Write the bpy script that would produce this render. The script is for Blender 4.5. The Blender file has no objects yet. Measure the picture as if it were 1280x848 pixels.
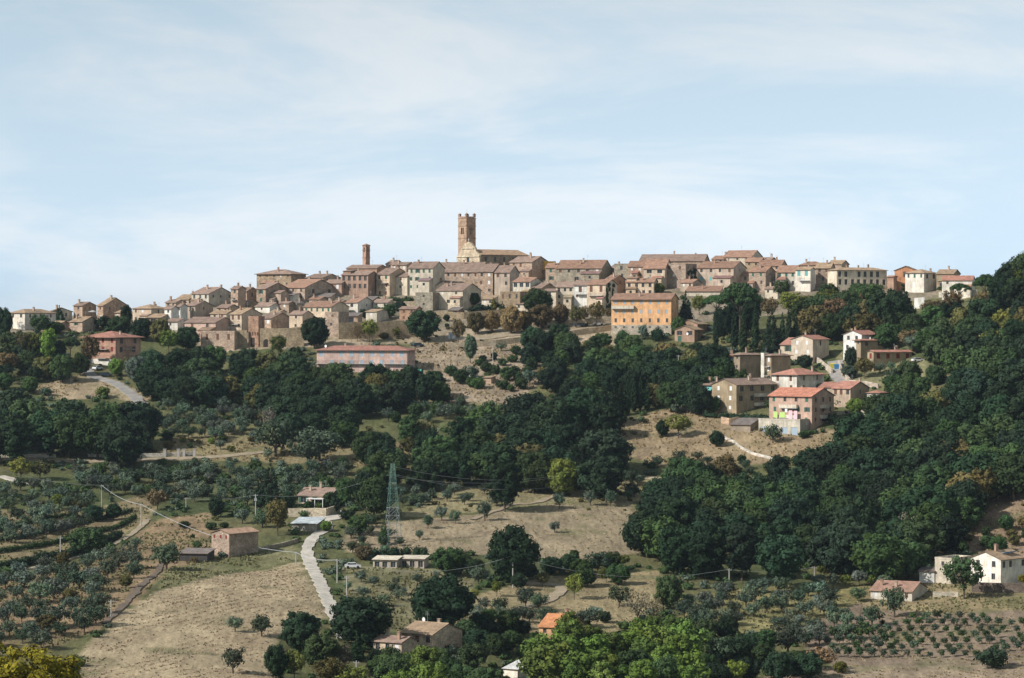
import bpy, math, random
import numpy as np
from mathutils import Vector, noise
R = math.radians
random.seed(7)
rng = np.random.default_rng(7)
scn = bpy.context.scene
COL = scn.collection

# ------------------------------------------------------------------ camera
F = 3600.0            # focal length in pixels of a 1280 wide picture
YH = 400.0            # image row of the horizon
cam_d = bpy.data.cameras.new("camera")
cam = bpy.data.objects.new("camera", cam_d)
COL.objects.link(cam)
cam.location = (0, 0, 0)
cam.rotation_euler = (R(90), 0, 0)
cam_d.sensor_width = 36
cam_d.lens = 36 * F / 1280
cam_d.shift_y = -(424 - YH) / 1280
cam_d.clip_start = 0.5
cam_d.clip_end = 30000
scn.camera = cam

# ------------------------------------------------------------------ sky, sun, exposure
SUN_EL, SUN_AZ = 36.0, 62.0     # azimuth measured from straight behind the camera towards the left
sv = Vector((-math.sin(R(SUN_AZ)) * math.cos(R(SUN_EL)), -math.cos(R(SUN_AZ)) * math.cos(R(SUN_EL)), math.sin(R(SUN_EL))))
world = bpy.data.worlds.new("World")
scn.world = world
world.use_nodes = True
wn, wl = world.node_tree.nodes, world.node_tree.links
wn.clear()
def N(nodes, t, **kw):
    n = nodes.new(t)
    for k, v in kw.items():
        setattr(n, k, v)
    return n
out = N(wn, 'ShaderNodeOutputWorld')
bg = N(wn, 'ShaderNodeBackground')
sky = N(wn, 'ShaderNodeTexSky', sky_type='NISHITA', sun_disc=False)
sky.sun_elevation = R(SUN_EL)
sky.sun_rotation = math.atan2(sv.x, sv.y)
sky.altitude = 400
sky.air_density = 1.0
sky.dust_density = 0.15
sky.ozone_density = 3.5
tc = N(wn, 'ShaderNodeTexCoord')
mp = N(wn, 'ShaderNodeMapping')
mp.inputs['Scale'].default_value = (5.0, 5.0, 17.0)
mp.inputs['Rotation'].default_value = (0, R(9), 0)
mp.inputs['Location'].default_value = (0.4, 0.0, 0.35)
nz = N(wn, 'ShaderNodeTexNoise')
nz.inputs['Scale'].default_value = 1.0
nz.inputs['Detail'].default_value = 7
nz.inputs['Roughness'].default_value = 0.62
nz.inputs['Distortion'].default_value = 0.5
cr = N(wn, 'ShaderNodeMapRange')
cr.interpolation_type = 'SMOOTHSTEP'
cr.inputs['From Min'].default_value = 0.40
cr.inputs['From Max'].default_value = 0.66
cr.inputs['To Max'].default_value = 1.0
mx = N(wn, 'ShaderNodeMix', data_type='RGBA')
veil = N(wn, 'ShaderNodeMix', data_type='RGBA', blend_type='MULTIPLY')
veil.inputs['Factor'].default_value = 1
veil.inputs['B'].default_value = (1.36, 1.16, 1.05, 1)
tint = N(wn, 'ShaderNodeMix', data_type='RGBA', blend_type='MULTIPLY')
tint.inputs['Factor'].default_value = 1
tint.inputs['B'].default_value = (0.80, 1.02, 1.20, 1)
wl.new(tc.outputs['Generated'], mp.inputs['Vector'])
wl.new(mp.outputs['Vector'], nz.inputs['Vector'])
wl.new(nz.outputs['Fac'], cr.inputs['Value'])
bw = N(wn, 'ShaderNodeRGBToBW'); dv = N(wn, 'ShaderNodeMath', operation='DIVIDE'); dv.inputs[1].default_value = 5.0
pw = N(wn, 'ShaderNodeMath', operation='POWER'); pw.inputs[1].default_value = 0.64
ml = N(wn, 'ShaderNodeMath', operation='MULTIPLY'); ml.inputs[1].default_value = 5.0
gc = N(wn, 'ShaderNodeCombineColor')
wl.new(sky.outputs['Color'], bw.inputs[0]); wl.new(bw.outputs[0], dv.inputs[0]); wl.new(dv.outputs[0], pw.inputs[0]); wl.new(pw.outputs[0], ml.inputs[0])
for k_ in ('Red', 'Green', 'Blue'): wl.new(ml.outputs[0], gc.inputs[k_])
wl.new(gc.outputs['Color'], tint.inputs['A'])
wl.new(tint.outputs['Result'], mx.inputs['A'])
wl.new(tint.outputs['Result'], veil.inputs['A'])
wl.new(veil.outputs['Result'], mx.inputs['B'])
wl.new(cr.outputs['Result'], mx.inputs['Factor'])
wl.new(mx.outputs['Result'], bg.inputs['Color'])
wl.new(bg.outputs['Background'], out.inputs['Surface'])
bg.inputs['Strength'].default_value = 0.136
sun_d = bpy.data.lights.new("sun", 'SUN')
sun_d.energy = 5.0
sun_d.angle = R(0.5)
sun_d.color = (1.0, 0.95, 0.89)
sun = bpy.data.objects.new("sun", sun_d)
sun.rotation_euler = sv.to_track_quat('Z', 'Y').to_euler()
sun.location = (-300, -100, 300)
COL.objects.link(sun)
scn.view_settings.view_transform = 'Standard'
scn.view_settings.look = 'None'
scn.view_settings.exposure = 0.0
scn.view_settings.gamma = 1.0
scn.cycles.use_denoising = True
scn.cycles.max_bounces = 5
scn.cycles.diffuse_bounces = 1
scn.cycles.glossy_bounces = 2
scn.cycles.transmission_bounces = 2
scn.cycles.volume_bounces = 0
scn.cycles.transparent_max_bounces = 4

# ------------------------------------------------------------------ materials
def mat_base(name, rough=0.85, spec=0.25):
    m = bpy.data.materials.new(name)
    m.use_nodes = True
    b = m.node_tree.nodes['Principled BSDF']
    b.inputs['Roughness'].default_value = rough
    b.inputs['Specular IOR Level'].default_value = spec
    return m, m.node_tree.nodes, m.node_tree.links, b
def flat_mat(name, c, rough=0.8, spec=0.25, metal=0):
    m, n, l, b = mat_base(name, rough, spec)
    b.inputs['Base Color'].default_value = (*c, 1)
    b.inputs['Metallic'].default_value = metal
    return m
def mixmul(n, l, a, b, f=1.0, mode='MULTIPLY'):
    x = N(n, 'ShaderNodeMix', data_type='RGBA', blend_type=mode)
    if isinstance(f, float): x.inputs['Factor'].default_value = f
    else: l.new(f, x.inputs['Factor'])
    for s, k in ((a, 'A'), (b, 'B')):
        if isinstance(s, tuple): x.inputs[k].default_value = (*s, 1)
        else: l.new(s, x.inputs[k])
    return x.outputs['Result']
def ramp(n, l, src, lo, hi, a=0.0, b=1.0):
    r = N(n, 'ShaderNodeMapRange')
    r.inputs['From Min'].default_value = a; r.inputs['From Max'].default_value = b
    r.inputs['To Min'].default_value = lo; r.inputs['To Max'].default_value = hi
    l.new(src, r.inputs['Value'])
    return r.outputs['Result']
def noise_tex(n, l, vec, scale, detail=4, rough=0.55):
    t = N(n, 'ShaderNodeTexNoise')
    t.inputs['Scale'].default_value = scale; t.inputs['Detail'].default_value = detail
    t.inputs['Roughness'].default_value = rough
    if vec is not None: l.new(vec, t.inputs['Vector'])
    return t.outputs['Fac']
def grey(n, l, f):
    c = N(n, 'ShaderNodeCombineColor')
    for k in ('Red', 'Green', 'Blue'): l.new(f, c.inputs[k])
    return c.outputs['Color']
def tinted_mat(name, kind, rough=0.9):
    """colour comes from the object's own colour; kind chooses mottling"""
    m, n, l, b = mat_base(name, rough, 0.2)
    oi = N(n, 'ShaderNodeObjectInfo')
    co = N(n, 'ShaderNodeTexCoord')
    g = N(n, 'ShaderNodeNewGeometry')
    P = g.outputs['Position']
    col = oi.outputs['Color']
    if kind == 'plaster':
        a = ramp(n, l, noise_tex(n, l, P, 0.35, 5, 0.6), 0.72, 1.22, 0.3, 0.7)
        c2 = ramp(n, l, noise_tex(n, l, P, 2.2, 4, 0.7), 0.86, 1.12, 0.3, 0.7)
        mpn = N(n, 'ShaderNodeMapping'); mpn.inputs['Scale'].default_value = (1.6, 1.6, 0.25)
        l.new(P, mpn.inputs['Vector'])
        st = ramp(n, l, noise_tex(n, l, mpn.outputs['Vector'], 1.0, 4, 0.6), 0.8, 1.12, 0.3, 0.65)
        col = mixmul(n, l, col, grey(n, l, a)); col = mixmul(n, l, col, grey(n, l, c2)); col = mixmul(n, l, col, grey(n, l, st))
        bs = noise_tex(n, l, P, 6, 4); bst = 0.15
    elif kind == 'stone':
        br = N(n, 'ShaderNodeTexBrick')
        sep = N(n, 'ShaderNodeSeparateXYZ'); l.new(co.outputs['Object'], sep.inputs[0])
        ad = N(n, 'ShaderNodeMath', operation='ADD'); l.new(sep.outputs['X'], ad.inputs[0]); l.new(sep.outputs['Y'], ad.inputs[1])
        cb = N(n, 'ShaderNodeCombineXYZ'); l.new(ad.outputs[0], cb.inputs['X']); l.new(sep.outputs['Z'], cb.inputs['Y'])
        l.new(cb.outputs[0], br.inputs['Vector'])
        br.inputs['Scale'].default_value = 1.0; br.inputs['Brick Width'].default_value = 0.55; br.inputs['Row Height'].default_value = 0.28
        br.inputs['Mortar Size'].default_value = 0.03
        br.inputs['Color1'].default_value = (0.72, 0.7, 0.68, 1); br.inputs['Color2'].default_value = (1.25, 1.2, 1.12, 1)
        br.inputs['Mortar'].default_value = (0.8, 0.78, 0.74, 1)
        col = mixmul(n, l, col, br.outputs['Color'])
        a = ramp(n, l, noise_tex(n, l, P, 0.5, 5, 0.65), 0.62, 1.35, 0.3, 0.7)
        c2 = ramp(n, l, noise_tex(n, l, P, 2.6, 3, 0.7), 0.75, 1.2, 0.3, 0.7)
        col = mixmul(n, l, col, grey(n, l, a)); col = mixmul(n, l, col, grey(n, l, c2))
        bs = noise_tex(n, l, P, 3.5, 4); bst = 0.5
    elif kind == 'tile':
        a = ramp(n, l, noise_tex(n, l, P, 0.6, 5, 0.7), 0.6, 1.36, 0.3, 0.7)
        c2 = ramp(n, l, noise_tex(n, l, P, 3.0, 4, 0.8), 0.68, 1.34, 0.3, 0.7)
        w = N(n, 'ShaderNodeTexWave', wave_type='BANDS', bands_direction='DIAGONAL')
        w.inputs['Scale'].default_value = 1.1; w.inputs['Distortion'].default_value = 2.0
        l.new(co.outputs['Object'], w.inputs['Vector'])
        col = mixmul(n, l, col, grey(n, l, a)); col = mixmul(n, l, col, grey(n, l, c2))
        lich = ramp(n, l, noise_tex(n, l, P, 1.3, 3, 0.6), 0.0, 0.3, 0.55, 0.7)
        col = mixmul(n, l, col, (0.30, 0.27, 0.22), lich, 'MIX')
        bs = noise_tex(n, l, P, 4.0, 3); bst = 0.6
    elif kind == 'straw':
        b.inputs['Specular IOR Level'].default_value = 0.05
        col = mixmul(n, l, col, grey(n, l, ramp(n, l, noise_tex(n, l, P, 0.3, 3, 0.6), 0.82, 1.2, 0.3, 0.7)))
        bs = None
    elif kind == 'leaf':
        b.inputs['Specular IOR Level'].default_value = 0.07
        a = ramp(n, l, oi.outputs['Random'], 0.62, 1.38)
        c2 = ramp(n, l, noise_tex(n, l, P, 0.55, 3, 0.6), 0.6, 1.45, 0.3, 0.7)
        c3 = ramp(n, l, noise_tex(n, l, P, 2.5, 2, 0.6), 0.65, 1.4, 0.3, 0.7)
        col = mixmul(n, l, col, grey(n, l, a)); col = mixmul(n, l, col, grey(n, l, c2)); col = mixmul(n, l, col, grey(n, l, c3))
        yl = ramp(n, l, noise_tex(n, l, P, 0.16, 2, 0.5), 0.0, 0.4, 0.52, 0.72)
        col = mixmul(n, l, col, (1.5, 1.15, 0.7), yl, 'MULTIPLY')
        bs = None
    l.new(col, b.inputs['Base Color'])
    if bs is not None:
        bp = N(n, 'ShaderNodeBump'); bp.inputs['Strength'].default_value = bst; bp.inputs['Distance'].default_value = 0.15
        l.new(bs, bp.inputs['Height']); l.new(bp.outputs[0], b.inputs['Normal'])
    return m
M = dict(plaster=tinted_mat('plaster', 'plaster'), stone=tinted_mat('stone', 'stone'),
         tile=tinted_mat('roof_tile', 'tile'), leaf=tinted_mat('foliage', 'leaf', 0.85), straw=tinted_mat('straw', 'straw', 0.9),
         bark=flat_mat('bark', (0.10, 0.075, 0.055)), pane=flat_mat('window_glass', (0.03, 0.035, 0.04), 0.3, 0.4),
         frame=flat_mat('painted_frame', (0.30, 0.27, 0.23)), green=flat_mat('green_shutter', (0.05, 0.14, 0.10)),
         brown=flat_mat('brown_shutter', (0.16, 0.085, 0.055)), red=flat_mat('red_shutter', (0.20, 0.035, 0.03)),
         white=flat_mat('white_paint', (0.75, 0.74, 0.72)), concrete=flat_mat('concrete', (0.42, 0.40, 0.37)),
         metal=flat_mat('grey_metal', (0.35, 0.36, 0.37), 0.5), dark=flat_mat('dark_wood_and_recess_shade', (0.05, 0.04, 0.035)),
         soffit=flat_mat('roof_underside', (0.16, 0.11, 0.08)), wire=flat_mat('cable', (0.4, 0.42, 0.44)),
         pylon=flat_mat('green_steel', (0.14, 0.25, 0.21), 0.6), teal=flat_mat('teal_cloth', (0.16, 0.42, 0.42)),
         lime=flat_mat('lime_cloth', (0.45, 0.62, 0.2)), pink=flat_mat('pink_cloth', (0.75, 0.5, 0.55)),
         blue=flat_mat('pale_blue_paint', (0.36, 0.45, 0.52)), yellow=flat_mat('yellow_plastic', (0.6, 0.5, 0.08)),
         bluebin=flat_mat('blue_plastic', (0.05, 0.2, 0.4)), rubber=flat_mat('rubber', (0.02, 0.02, 0.02)),
         carwhite=flat_mat('white_car_paint', (0.7, 0.7, 0.7), 0.3, 0.5), carblue=flat_mat('dark_car_paint', (0.03, 0.05, 0.08), 0.3, 0.5),
         asphalt=flat_mat('asphalt', (0.17, 0.165, 0.16)), tarp=flat_mat('green_tarp', (0.07, 0.3, 0.24)),
         mauve=flat_mat('brick_red_paint', (0.30, 0.10, 0.07)))

# ------------------------------------------------------------------ terrain
CT = []
def row(v, pts):
    for u, Y in pts: CT.append(((u - 640) / F * Y, Y, -(v - YH) / F * Y))
row(900, [(-100, 520), (320, 530), (640, 560), (960, 570), (1380, 550)])
row(848, [(-100, 560), (320, 572), (640, 610), (960, 620), (1380, 600)])
row(760, [(-150, 640), (150, 640), (400, 655), (640, 685), (960, 700), (1400, 690)])
row(700, [(-150, 720), (150, 735), (400, 745), (640, 750), (960, 765), (1280, 750), (1450, 750)])
row(650, [(-150, 790), (150, 800), (400, 800), (640, 800), (960, 815), (1280, 785), (1450, 780)])
row(600, [(-150, 850), (150, 860), (400, 862), (640, 865), (960, 865), (1280, 815)])
row(540, [(-150, 915), (150, 925), (400, 925), (640, 920), (960, 905), (1160, 880), (1280, 850)])
row(500, [(-150, 955), (150, 968), (400, 970), (640, 962), (960, 945), (1280, 875)])
row(450, [(-150, 1010), (150, 1030), (400, 1030), (640, 1022), (960, 1000), (1160, 960), (1280, 905)])
row(420, [(-150, 1050), (0, 1060), (150, 1065), (400, 1062), (640, 1062), (960, 1040), (1280, 925)])
row(400, [(0, 1095), (100, 1100), (200, 1098), (400, 1095), (640, 1095), (960, 1075), (1120, 1060), (1280, 945)])
row(375, [(260, 1145), (400, 1140), (640, 1138), (960, 1120), (1120, 1110), (1280, 975), (1450, 900)])
row(355, [(340, 1175), (480, 1178), (640, 1176), (960, 1155), (1120, 1150), (1280, 1005)])
row(410, [(60, 1180), (120, 1200)])
row(396, [(200, 1195)])
row(386, [(250, 1200)])
row(340, [(560, 1202), (800, 1200), (980, 1190)])
CT += [(x, 1320, z) for x, z in ((-320, -14), (-160, -6), (0, 4), (160, 4), (300, 4))]
CT += [(-320, 1200, -6), (-220, 1180, 0), (300, 1180, 12), (260, 1000, 26), (330, 900, 30), (330, 780, -10)]
CT += [(0, 0, -2), (-150, 0, -6), (150, 0, -6), (0, 100, -18), (-180, 100, -22), (180, 100, -22), (0, -60, 2),
       (0, 300, -46), (-80, 300, -46), (-230, 300, -52), (230, 300, -52), (0, 430, -66), (-200, 430, -68), (200, 430, -68)]
CT = np.array(CT, float)
def tps_fit(P, z, lam=4.0):
    n = len(P); S = 200.0
    d = np.linalg.norm(P[:, None] - P[None], axis=2) / S
    K = np.where(d > 0, d * d * np.log(d + 1e-12), 0) + np.eye(n) * lam * 1e-3
    A = np.zeros((n + 3, n + 3)); A[:n, :n] = K
    A[:n, n] = 1; A[:n, n + 1:] = P / S; A[n, :n] = 1; A[n + 1:, :n] = P.T / S
    return np.linalg.solve(A, np.concatenate([z, np.zeros(3)]))
TW = tps_fit(CT[:, :2], CT[:, 2])
def tps_eval(X, Y):
    S = 200.0; sh = X.shape; X = X.ravel(); Y = Y.ravel()
    r = np.full(X.shape, TW[-3]) + TW[-2] * X / S + TW[-1] * Y / S
    for (px, py, _), w in zip(CT, TW[:-3]):
        d2 = ((X - px) ** 2 + (Y - py) ** 2) / S / S
        r += w * 0.5 * d2 * np.log(d2 + 1e-12)
    return r.reshape(sh)
def far_steps(a, b, n): return a + (b - a) * (np.linspace(0, 1, n) ** 2)
STEP = 1.7
xs = np.concatenate([-far_steps(330, 6500, 26)[::-1][:-1], np.arange(-330, 330.1, STEP), far_steps(332, 6500, 26)])
ys = np.concatenate([-far_steps(40, 2500, 12)[::-1][:-1], np.arange(-40, 520, 9.0), np.arange(520, 1260, STEP), np.arange(1260, 1340, 8), far_steps(1340, 8000, 30)])
GX, GY = np.meshgrid(xs, ys)
cx = np.clip(GX, -340, 340); cy = np.clip(GY, -40, 1330)
dist = np.hypot(GX - cx, GY - cy)
t = np.clip(dist / 700, 0, 1); t = t * t * (3 - 2 * t)
GZ = tps_eval(cx, cy) * (1 - t) + (-115) * t
def vnoise(X, Y, s, seed):
    """cheap value noise on numpy arrays"""
    g = np.random.default_rng(seed).random((256, 256))
    x = X / s + 1000; y = Y / s + 1000
    xi = np.floor(x).astype(int); yi = np.floor(y).astype(int); fx = x - xi; fy = y - yi
    fx = fx * fx * (3 - 2 * fx); fy = fy * fy * (3 - 2 * fy)
    a = g[xi % 256, yi % 256]; b = g[(xi + 1) % 256, yi % 256]; c = g[xi % 256, (yi + 1) % 256]; d = g[(xi + 1) % 256, (yi + 1) % 256]
    return (a * (1 - fx) + b * fx) * (1 - fy) + (c * (1 - fx) + d * fx) * fy
amp = np.clip((GY - 60) / 200, 0, 1)
GZ = GZ + amp * ((vnoise(GX, GY, 38, 1) - 0.5) * 1.6 + (vnoise(GX, GY, 13, 2) - 0.5) * 0.5 + (vnoise(GX, GY, 5, 3) - 0.5) * 0.1)
def ground_z(x, y):
    i = np.clip(np.searchsorted(xs, x) - 1, 0, len(xs) - 2); j = np.clip(np.searchsorted(ys, y) - 1, 0, len(ys) - 2)
    fx = (x - xs[i]) / (xs[i + 1] - xs[i]); fy = (y - ys[j]) / (ys[j + 1] - ys[j])
    return (GZ[j, i] * (1 - fx) + GZ[j, i + 1] * fx) * (1 - fy) + (GZ[j + 1, i] * (1 - fx) + GZ[j + 1, i + 1] * fx) * fy
_Y = np.arange(430, 1330, 2.0)
def hit(u, v):
    """world point where the line of sight through picture point (u, v) first meets the ground"""
    X = (u - 640) / F * _Y; Z = -(v - YH) / F * _Y
    g = ground_z(X, _Y) - Z
    k = np.argmax(g > 0)
    if g[k] <= 0: k = int(np.argmax(g))
    if k > 0:
        f = -g[k - 1] / (g[k] - g[k - 1]) if g[k] != g[k - 1] else 0
        y = _Y[k - 1] + 2.0 * min(max(f, 0), 1)
    else: y = _Y[0]
    x = (u - 640) / F * y
    return Vector((x, y, float(ground_z(np.float64(x), np.float64(y)))))
def inpoly(U, V, poly):
    r = np.zeros(np.shape(U), bool)
    for (x1, y1), (x2, y2) in zip(poly, poly[1:] + poly[:1]):
        if y1 == y2: continue
        c = ((y1 > V) != (y2 > V)) & (U < (x2 - x1) * (V - y1) / (y2 - y1) + x1)
        r ^= c
    return r
# ground cover: colour of the soil or grass itself, laid out by field
DRY, SOIL, GRASS = (0.30, 0.225, 0.145), (0.20, 0.145, 0.10), (0.10, 0.12, 0.045)
FIELDS = [
 ([(60, 900), (95, 848), (102, 820), (150, 768), (200, 738), (262, 722), (330, 712), (374, 702), (388, 722), (412, 768), (350, 800), (330, 900)], (0.38, 0.305, 0.195)),
 ([(200, 736), (206, 712), (262, 700), (330, 690), (372, 682), (378, 698), (330, 710), (262, 721)], (0.20, 0.19, 0.10)),
 ([(430, 690), (430, 662), (500, 652), (620, 640), (700, 628), (790, 622), (806, 690), (720, 702), (600, 694), (520, 692)], (0.31, 0.25, 0.165)),
 ([(500, 645), (560, 612), (650, 598), (720, 606), (800, 600), (850, 600), (800, 625), (640, 634), (540, 646)], (0.27, 0.235, 0.13)),
 ([(765, 560), (775, 530), (830, 512), (900, 515), (1060, 540), (1060, 560), (1000, 575), (940, 580), (870, 592), (800, 575)], (0.29, 0.22, 0.135)),
 ([(515, 470), (515, 430), (600, 424), (700, 430), (690, 470), (640, 505), (540, 505)], (0.31, 0.245, 0.175)),
 ([(240, 442), (250, 425), (380, 418), (520, 405), (780, 400), (780, 432), (600, 428), (380, 434)], (0.36, 0.29, 0.20)),
 ([(995, 795), (1060, 752), (1180, 768), (1280, 762), (1330, 830), (1280, 832), (1040, 834)], (0.235, 0.18, 0.13)),
 ([(880, 900), (950, 846), (1040, 834), (1330, 830), (1330, 900)], (0.30, 0.235, 0.165)),
 ([(850, 770), (900, 738), (1060, 728), (1100, 735), (1060, 760), (980, 790), (870, 800)], (0.25, 0.22, 0.10)),
 ([(590, 745), (680, 722), (820, 714), (830, 760), (760, 792), (650, 790), (590, 785)], (0.29, 0.235, 0.135)),
 ([(430, 760), (430, 708), (530, 710), (590, 720), (590, 790), (520, 800)], (0.23, 0.21, 0.12)),
 ([(-60, 705), (-60, 640), (120, 636), (205, 612), (180, 655), (110, 690)], (0.25, 0.20, 0.115)),
 ([(-60, 820), (-60, 740), (60, 715), (140, 698), (195, 650), (262, 640), (262, 700), (205, 712), (190, 735), (130, 785), (60, 812)], (0.28, 0.20, 0.12)),
 ([(200, 560), (230, 540), (420, 545), (560, 560), (560, 590), (380, 580), (210, 575)], (0.24, 0.20, 0.11)),
 ([(60, 500), (40, 485), (110, 466), (180, 488), (190, 500), (170, 505), (140, 498)], (0.33, 0.26, 0.17)),
 ([(1130, 700), (1180, 655), (1290, 600), (1300, 700), (1220, 690)], (0.26, 0.19, 0.13)),
 ([(1080, 760), (1080, 735), (1180, 722), (1300, 735), (1300, 762), (1180, 768)], (0.29, 0.23, 0.13)),
 ([(1030, 478), (1045, 440), (1160, 450), (1160, 475), (1090, 482)], (0.20, 0.19, 0.10)),
]
U_ = 640 + F * GX / np.maximum(GY, 1); V_ = YH - F * GZ / np.maximum(GY, 1)
jit = (vnoise(GX, GY, 9, 11) - 0.5) * 14; jit2 = (vnoise(GX, GY, 9, 12) - 0.5) * 5
base = np.zeros(GX.shape + (3,))
mixn = np.clip(vnoise(GX, GY, 22, 5) * 1.4 - 0.2, 0, 1)[..., None]
base[:] = (1 - mixn) * np.array((0.080, 0.096, 0.040)) + mixn * np.array((0.155, 0.145, 0.068))
open_field = np.zeros(GX.shape, bool)
vis = (GY > 430) & (GY < 1215)
for poly, c in FIELDS:
    m_ = inpoly(U_ + jit * 0.35, V_ + jit2 * 0.35, poly) & vis
    base[m_] = c; open_field |= m_
town = inpoly(U_, V_, [(-100, 420), (-100, 380), (300, 340), (1250, 320), (1180, 372), (860, 405), (780, 405), (380, 420), (230, 430), (180, 410)]) & vis
base[town] = (0.27, 0.225, 0.165)
# patches: bare earth, green weeds
pn = vnoise(GX, GY, 7, 21) * 0.5 + vnoise(GX, GY, 2.8, 22) * 0.3 + vnoise(GX, GY, 17, 23) * 0.4
gm = np.clip((pn - 0.72) * 5, 0, 1)[..., None] * 0.6
base = base * (1 - gm) + np.array((0.12, 0.13, 0.055)) * gm
dm = np.clip((0.42 - pn) * 5, 0, 1)[..., None] * 0.5
base = base * (1 - dm) + base * np.array((0.66, 0.60, 0.62)) * dm

def new_mesh(name, verts, faces, mats=(), midx=None):
    me = bpy.data.meshes.new(name)
    me.from_pydata(verts, [], faces)
    for m in mats: me.materials.append(m)
    if midx is not None: me.polygons.foreach_set('material_index', midx)
    me.update()
    return me
def link(name, data, parent=None, loc=(0, 0, 0), rz=0.0, color=None):
    o = bpy.data.objects.new(name, data)
    COL.objects.link(o)
    if parent is not None: o.parent = parent
    o.location = loc
    if rz: o.rotation_euler = (0, 0, rz)
    if color is not None: o.color = (*color, 1)
    return o
def tag(o, label=None, cat=None, group=None, kind=None):
    if label: o['label'] = label
    if cat: o['category'] = cat
    if group: o['group'] = group
    if kind: o['kind'] = kind
    return o

def quads_mesh(name, V, Fq, mats):
    me = bpy.data.meshes.new(name)
    V = np.asarray(V, np.float32); Fq = np.asarray(Fq, np.int32)
    n = Fq.shape[1]
    me.vertices.add(len(V)); me.vertices.foreach_set('co', V.ravel())
    me.loops.add(Fq.size); me.loops.foreach_set('vertex_index', Fq.ravel())
    me.polygons.add(len(Fq)); me.polygons.foreach_set('loop_start', np.arange(0, Fq.size, n, dtype=np.int32))
    for m in mats: me.materials.append(m)
    me.update(calc_edges=True)
    return me
ny, nx = GX.shape
idx = np.arange(ny * nx).reshape(ny, nx)
Fq = np.stack([idx[:-1, :-1], idx[:-1, 1:], idx[1:, 1:], idx[1:, :-1]], -1).reshape(-1, 4)
gme = quads_mesh('ground', np.stack([GX, GY, GZ], -1).reshape(-1, 3), Fq, [])
ca = gme.color_attributes.new('cover', 'FLOAT_COLOR', 'POINT')
ca.data.foreach_set('color', np.concatenate([base.reshape(-1, 3), np.ones((ny * nx, 1))], 1).astype(np.float32).ravel())
gme.polygons.foreach_set('use_smooth', np.ones(len(Fq), bool))
gm_, n, l, b = mat_base('ground_cover', 0.95, 0.1)
at = N(n, 'ShaderNodeAttribute'); at.attribute_name = 'cover'
g = N(n, 'ShaderNodeNewGeometry'); P = g.outputs['Position']
mpn = N(n, 'ShaderNodeMapping'); mpn.inputs['Scale'].default_value = (1, 0.45, 1); l.new(P, mpn.inputs['Vector'])
PV = mpn.outputs['Vector']
c = mixmul(n, l, at.outputs['Color'], grey(n, l, ramp(n, l, noise_tex(n, l, PV, 0.9, 5, 0.7), 0.74, 1.26, 0.3, 0.7)))
mp2 = N(n, 'ShaderNodeMapping'); mp2.inputs['Rotation'].default_value = (0, 0, R(22)); mp2.inputs['Scale'].default_value = (0.9, 0.09, 0.4); l.new(P, mp2.inputs['Vector'])
c = mixmul(n, l, c, grey(n, l, ramp(n, l, noise_tex(n, l, mp2.outputs['Vector'], 1.0, 4, 0.6), 0.80, 1.2, 0.3, 0.7)))
c = mixmul(n, l, c, grey(n, l, ramp(n, l, noise_tex(n, l, PV, 0.12, 4, 0.6), 0.72, 1.26, 0.3, 0.7)))
c = mixmul(n, l, c, grey(n, l, ramp(n, l, noise_tex(n, l, P, 5, 3, 0.7), 0.85, 1.15, 0.3, 0.7)))
l.new(c, b.inputs['Base Color'])
bp = N(n, 'ShaderNodeBump'); bp.inputs['Strength'].default_value = 0.9; bp.inputs['Distance'].default_value = 0.5
l.new(noise_tex(n, l, P, 0.8, 5, 0.7), bp.inputs['Height']); l.new(bp.outputs[0], b.inputs['Normal'])
gme.materials.append(gm_)
tag(link('ground', gme), 'hillside of dry fields and scrub rising to the town', kind='structure')
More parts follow.
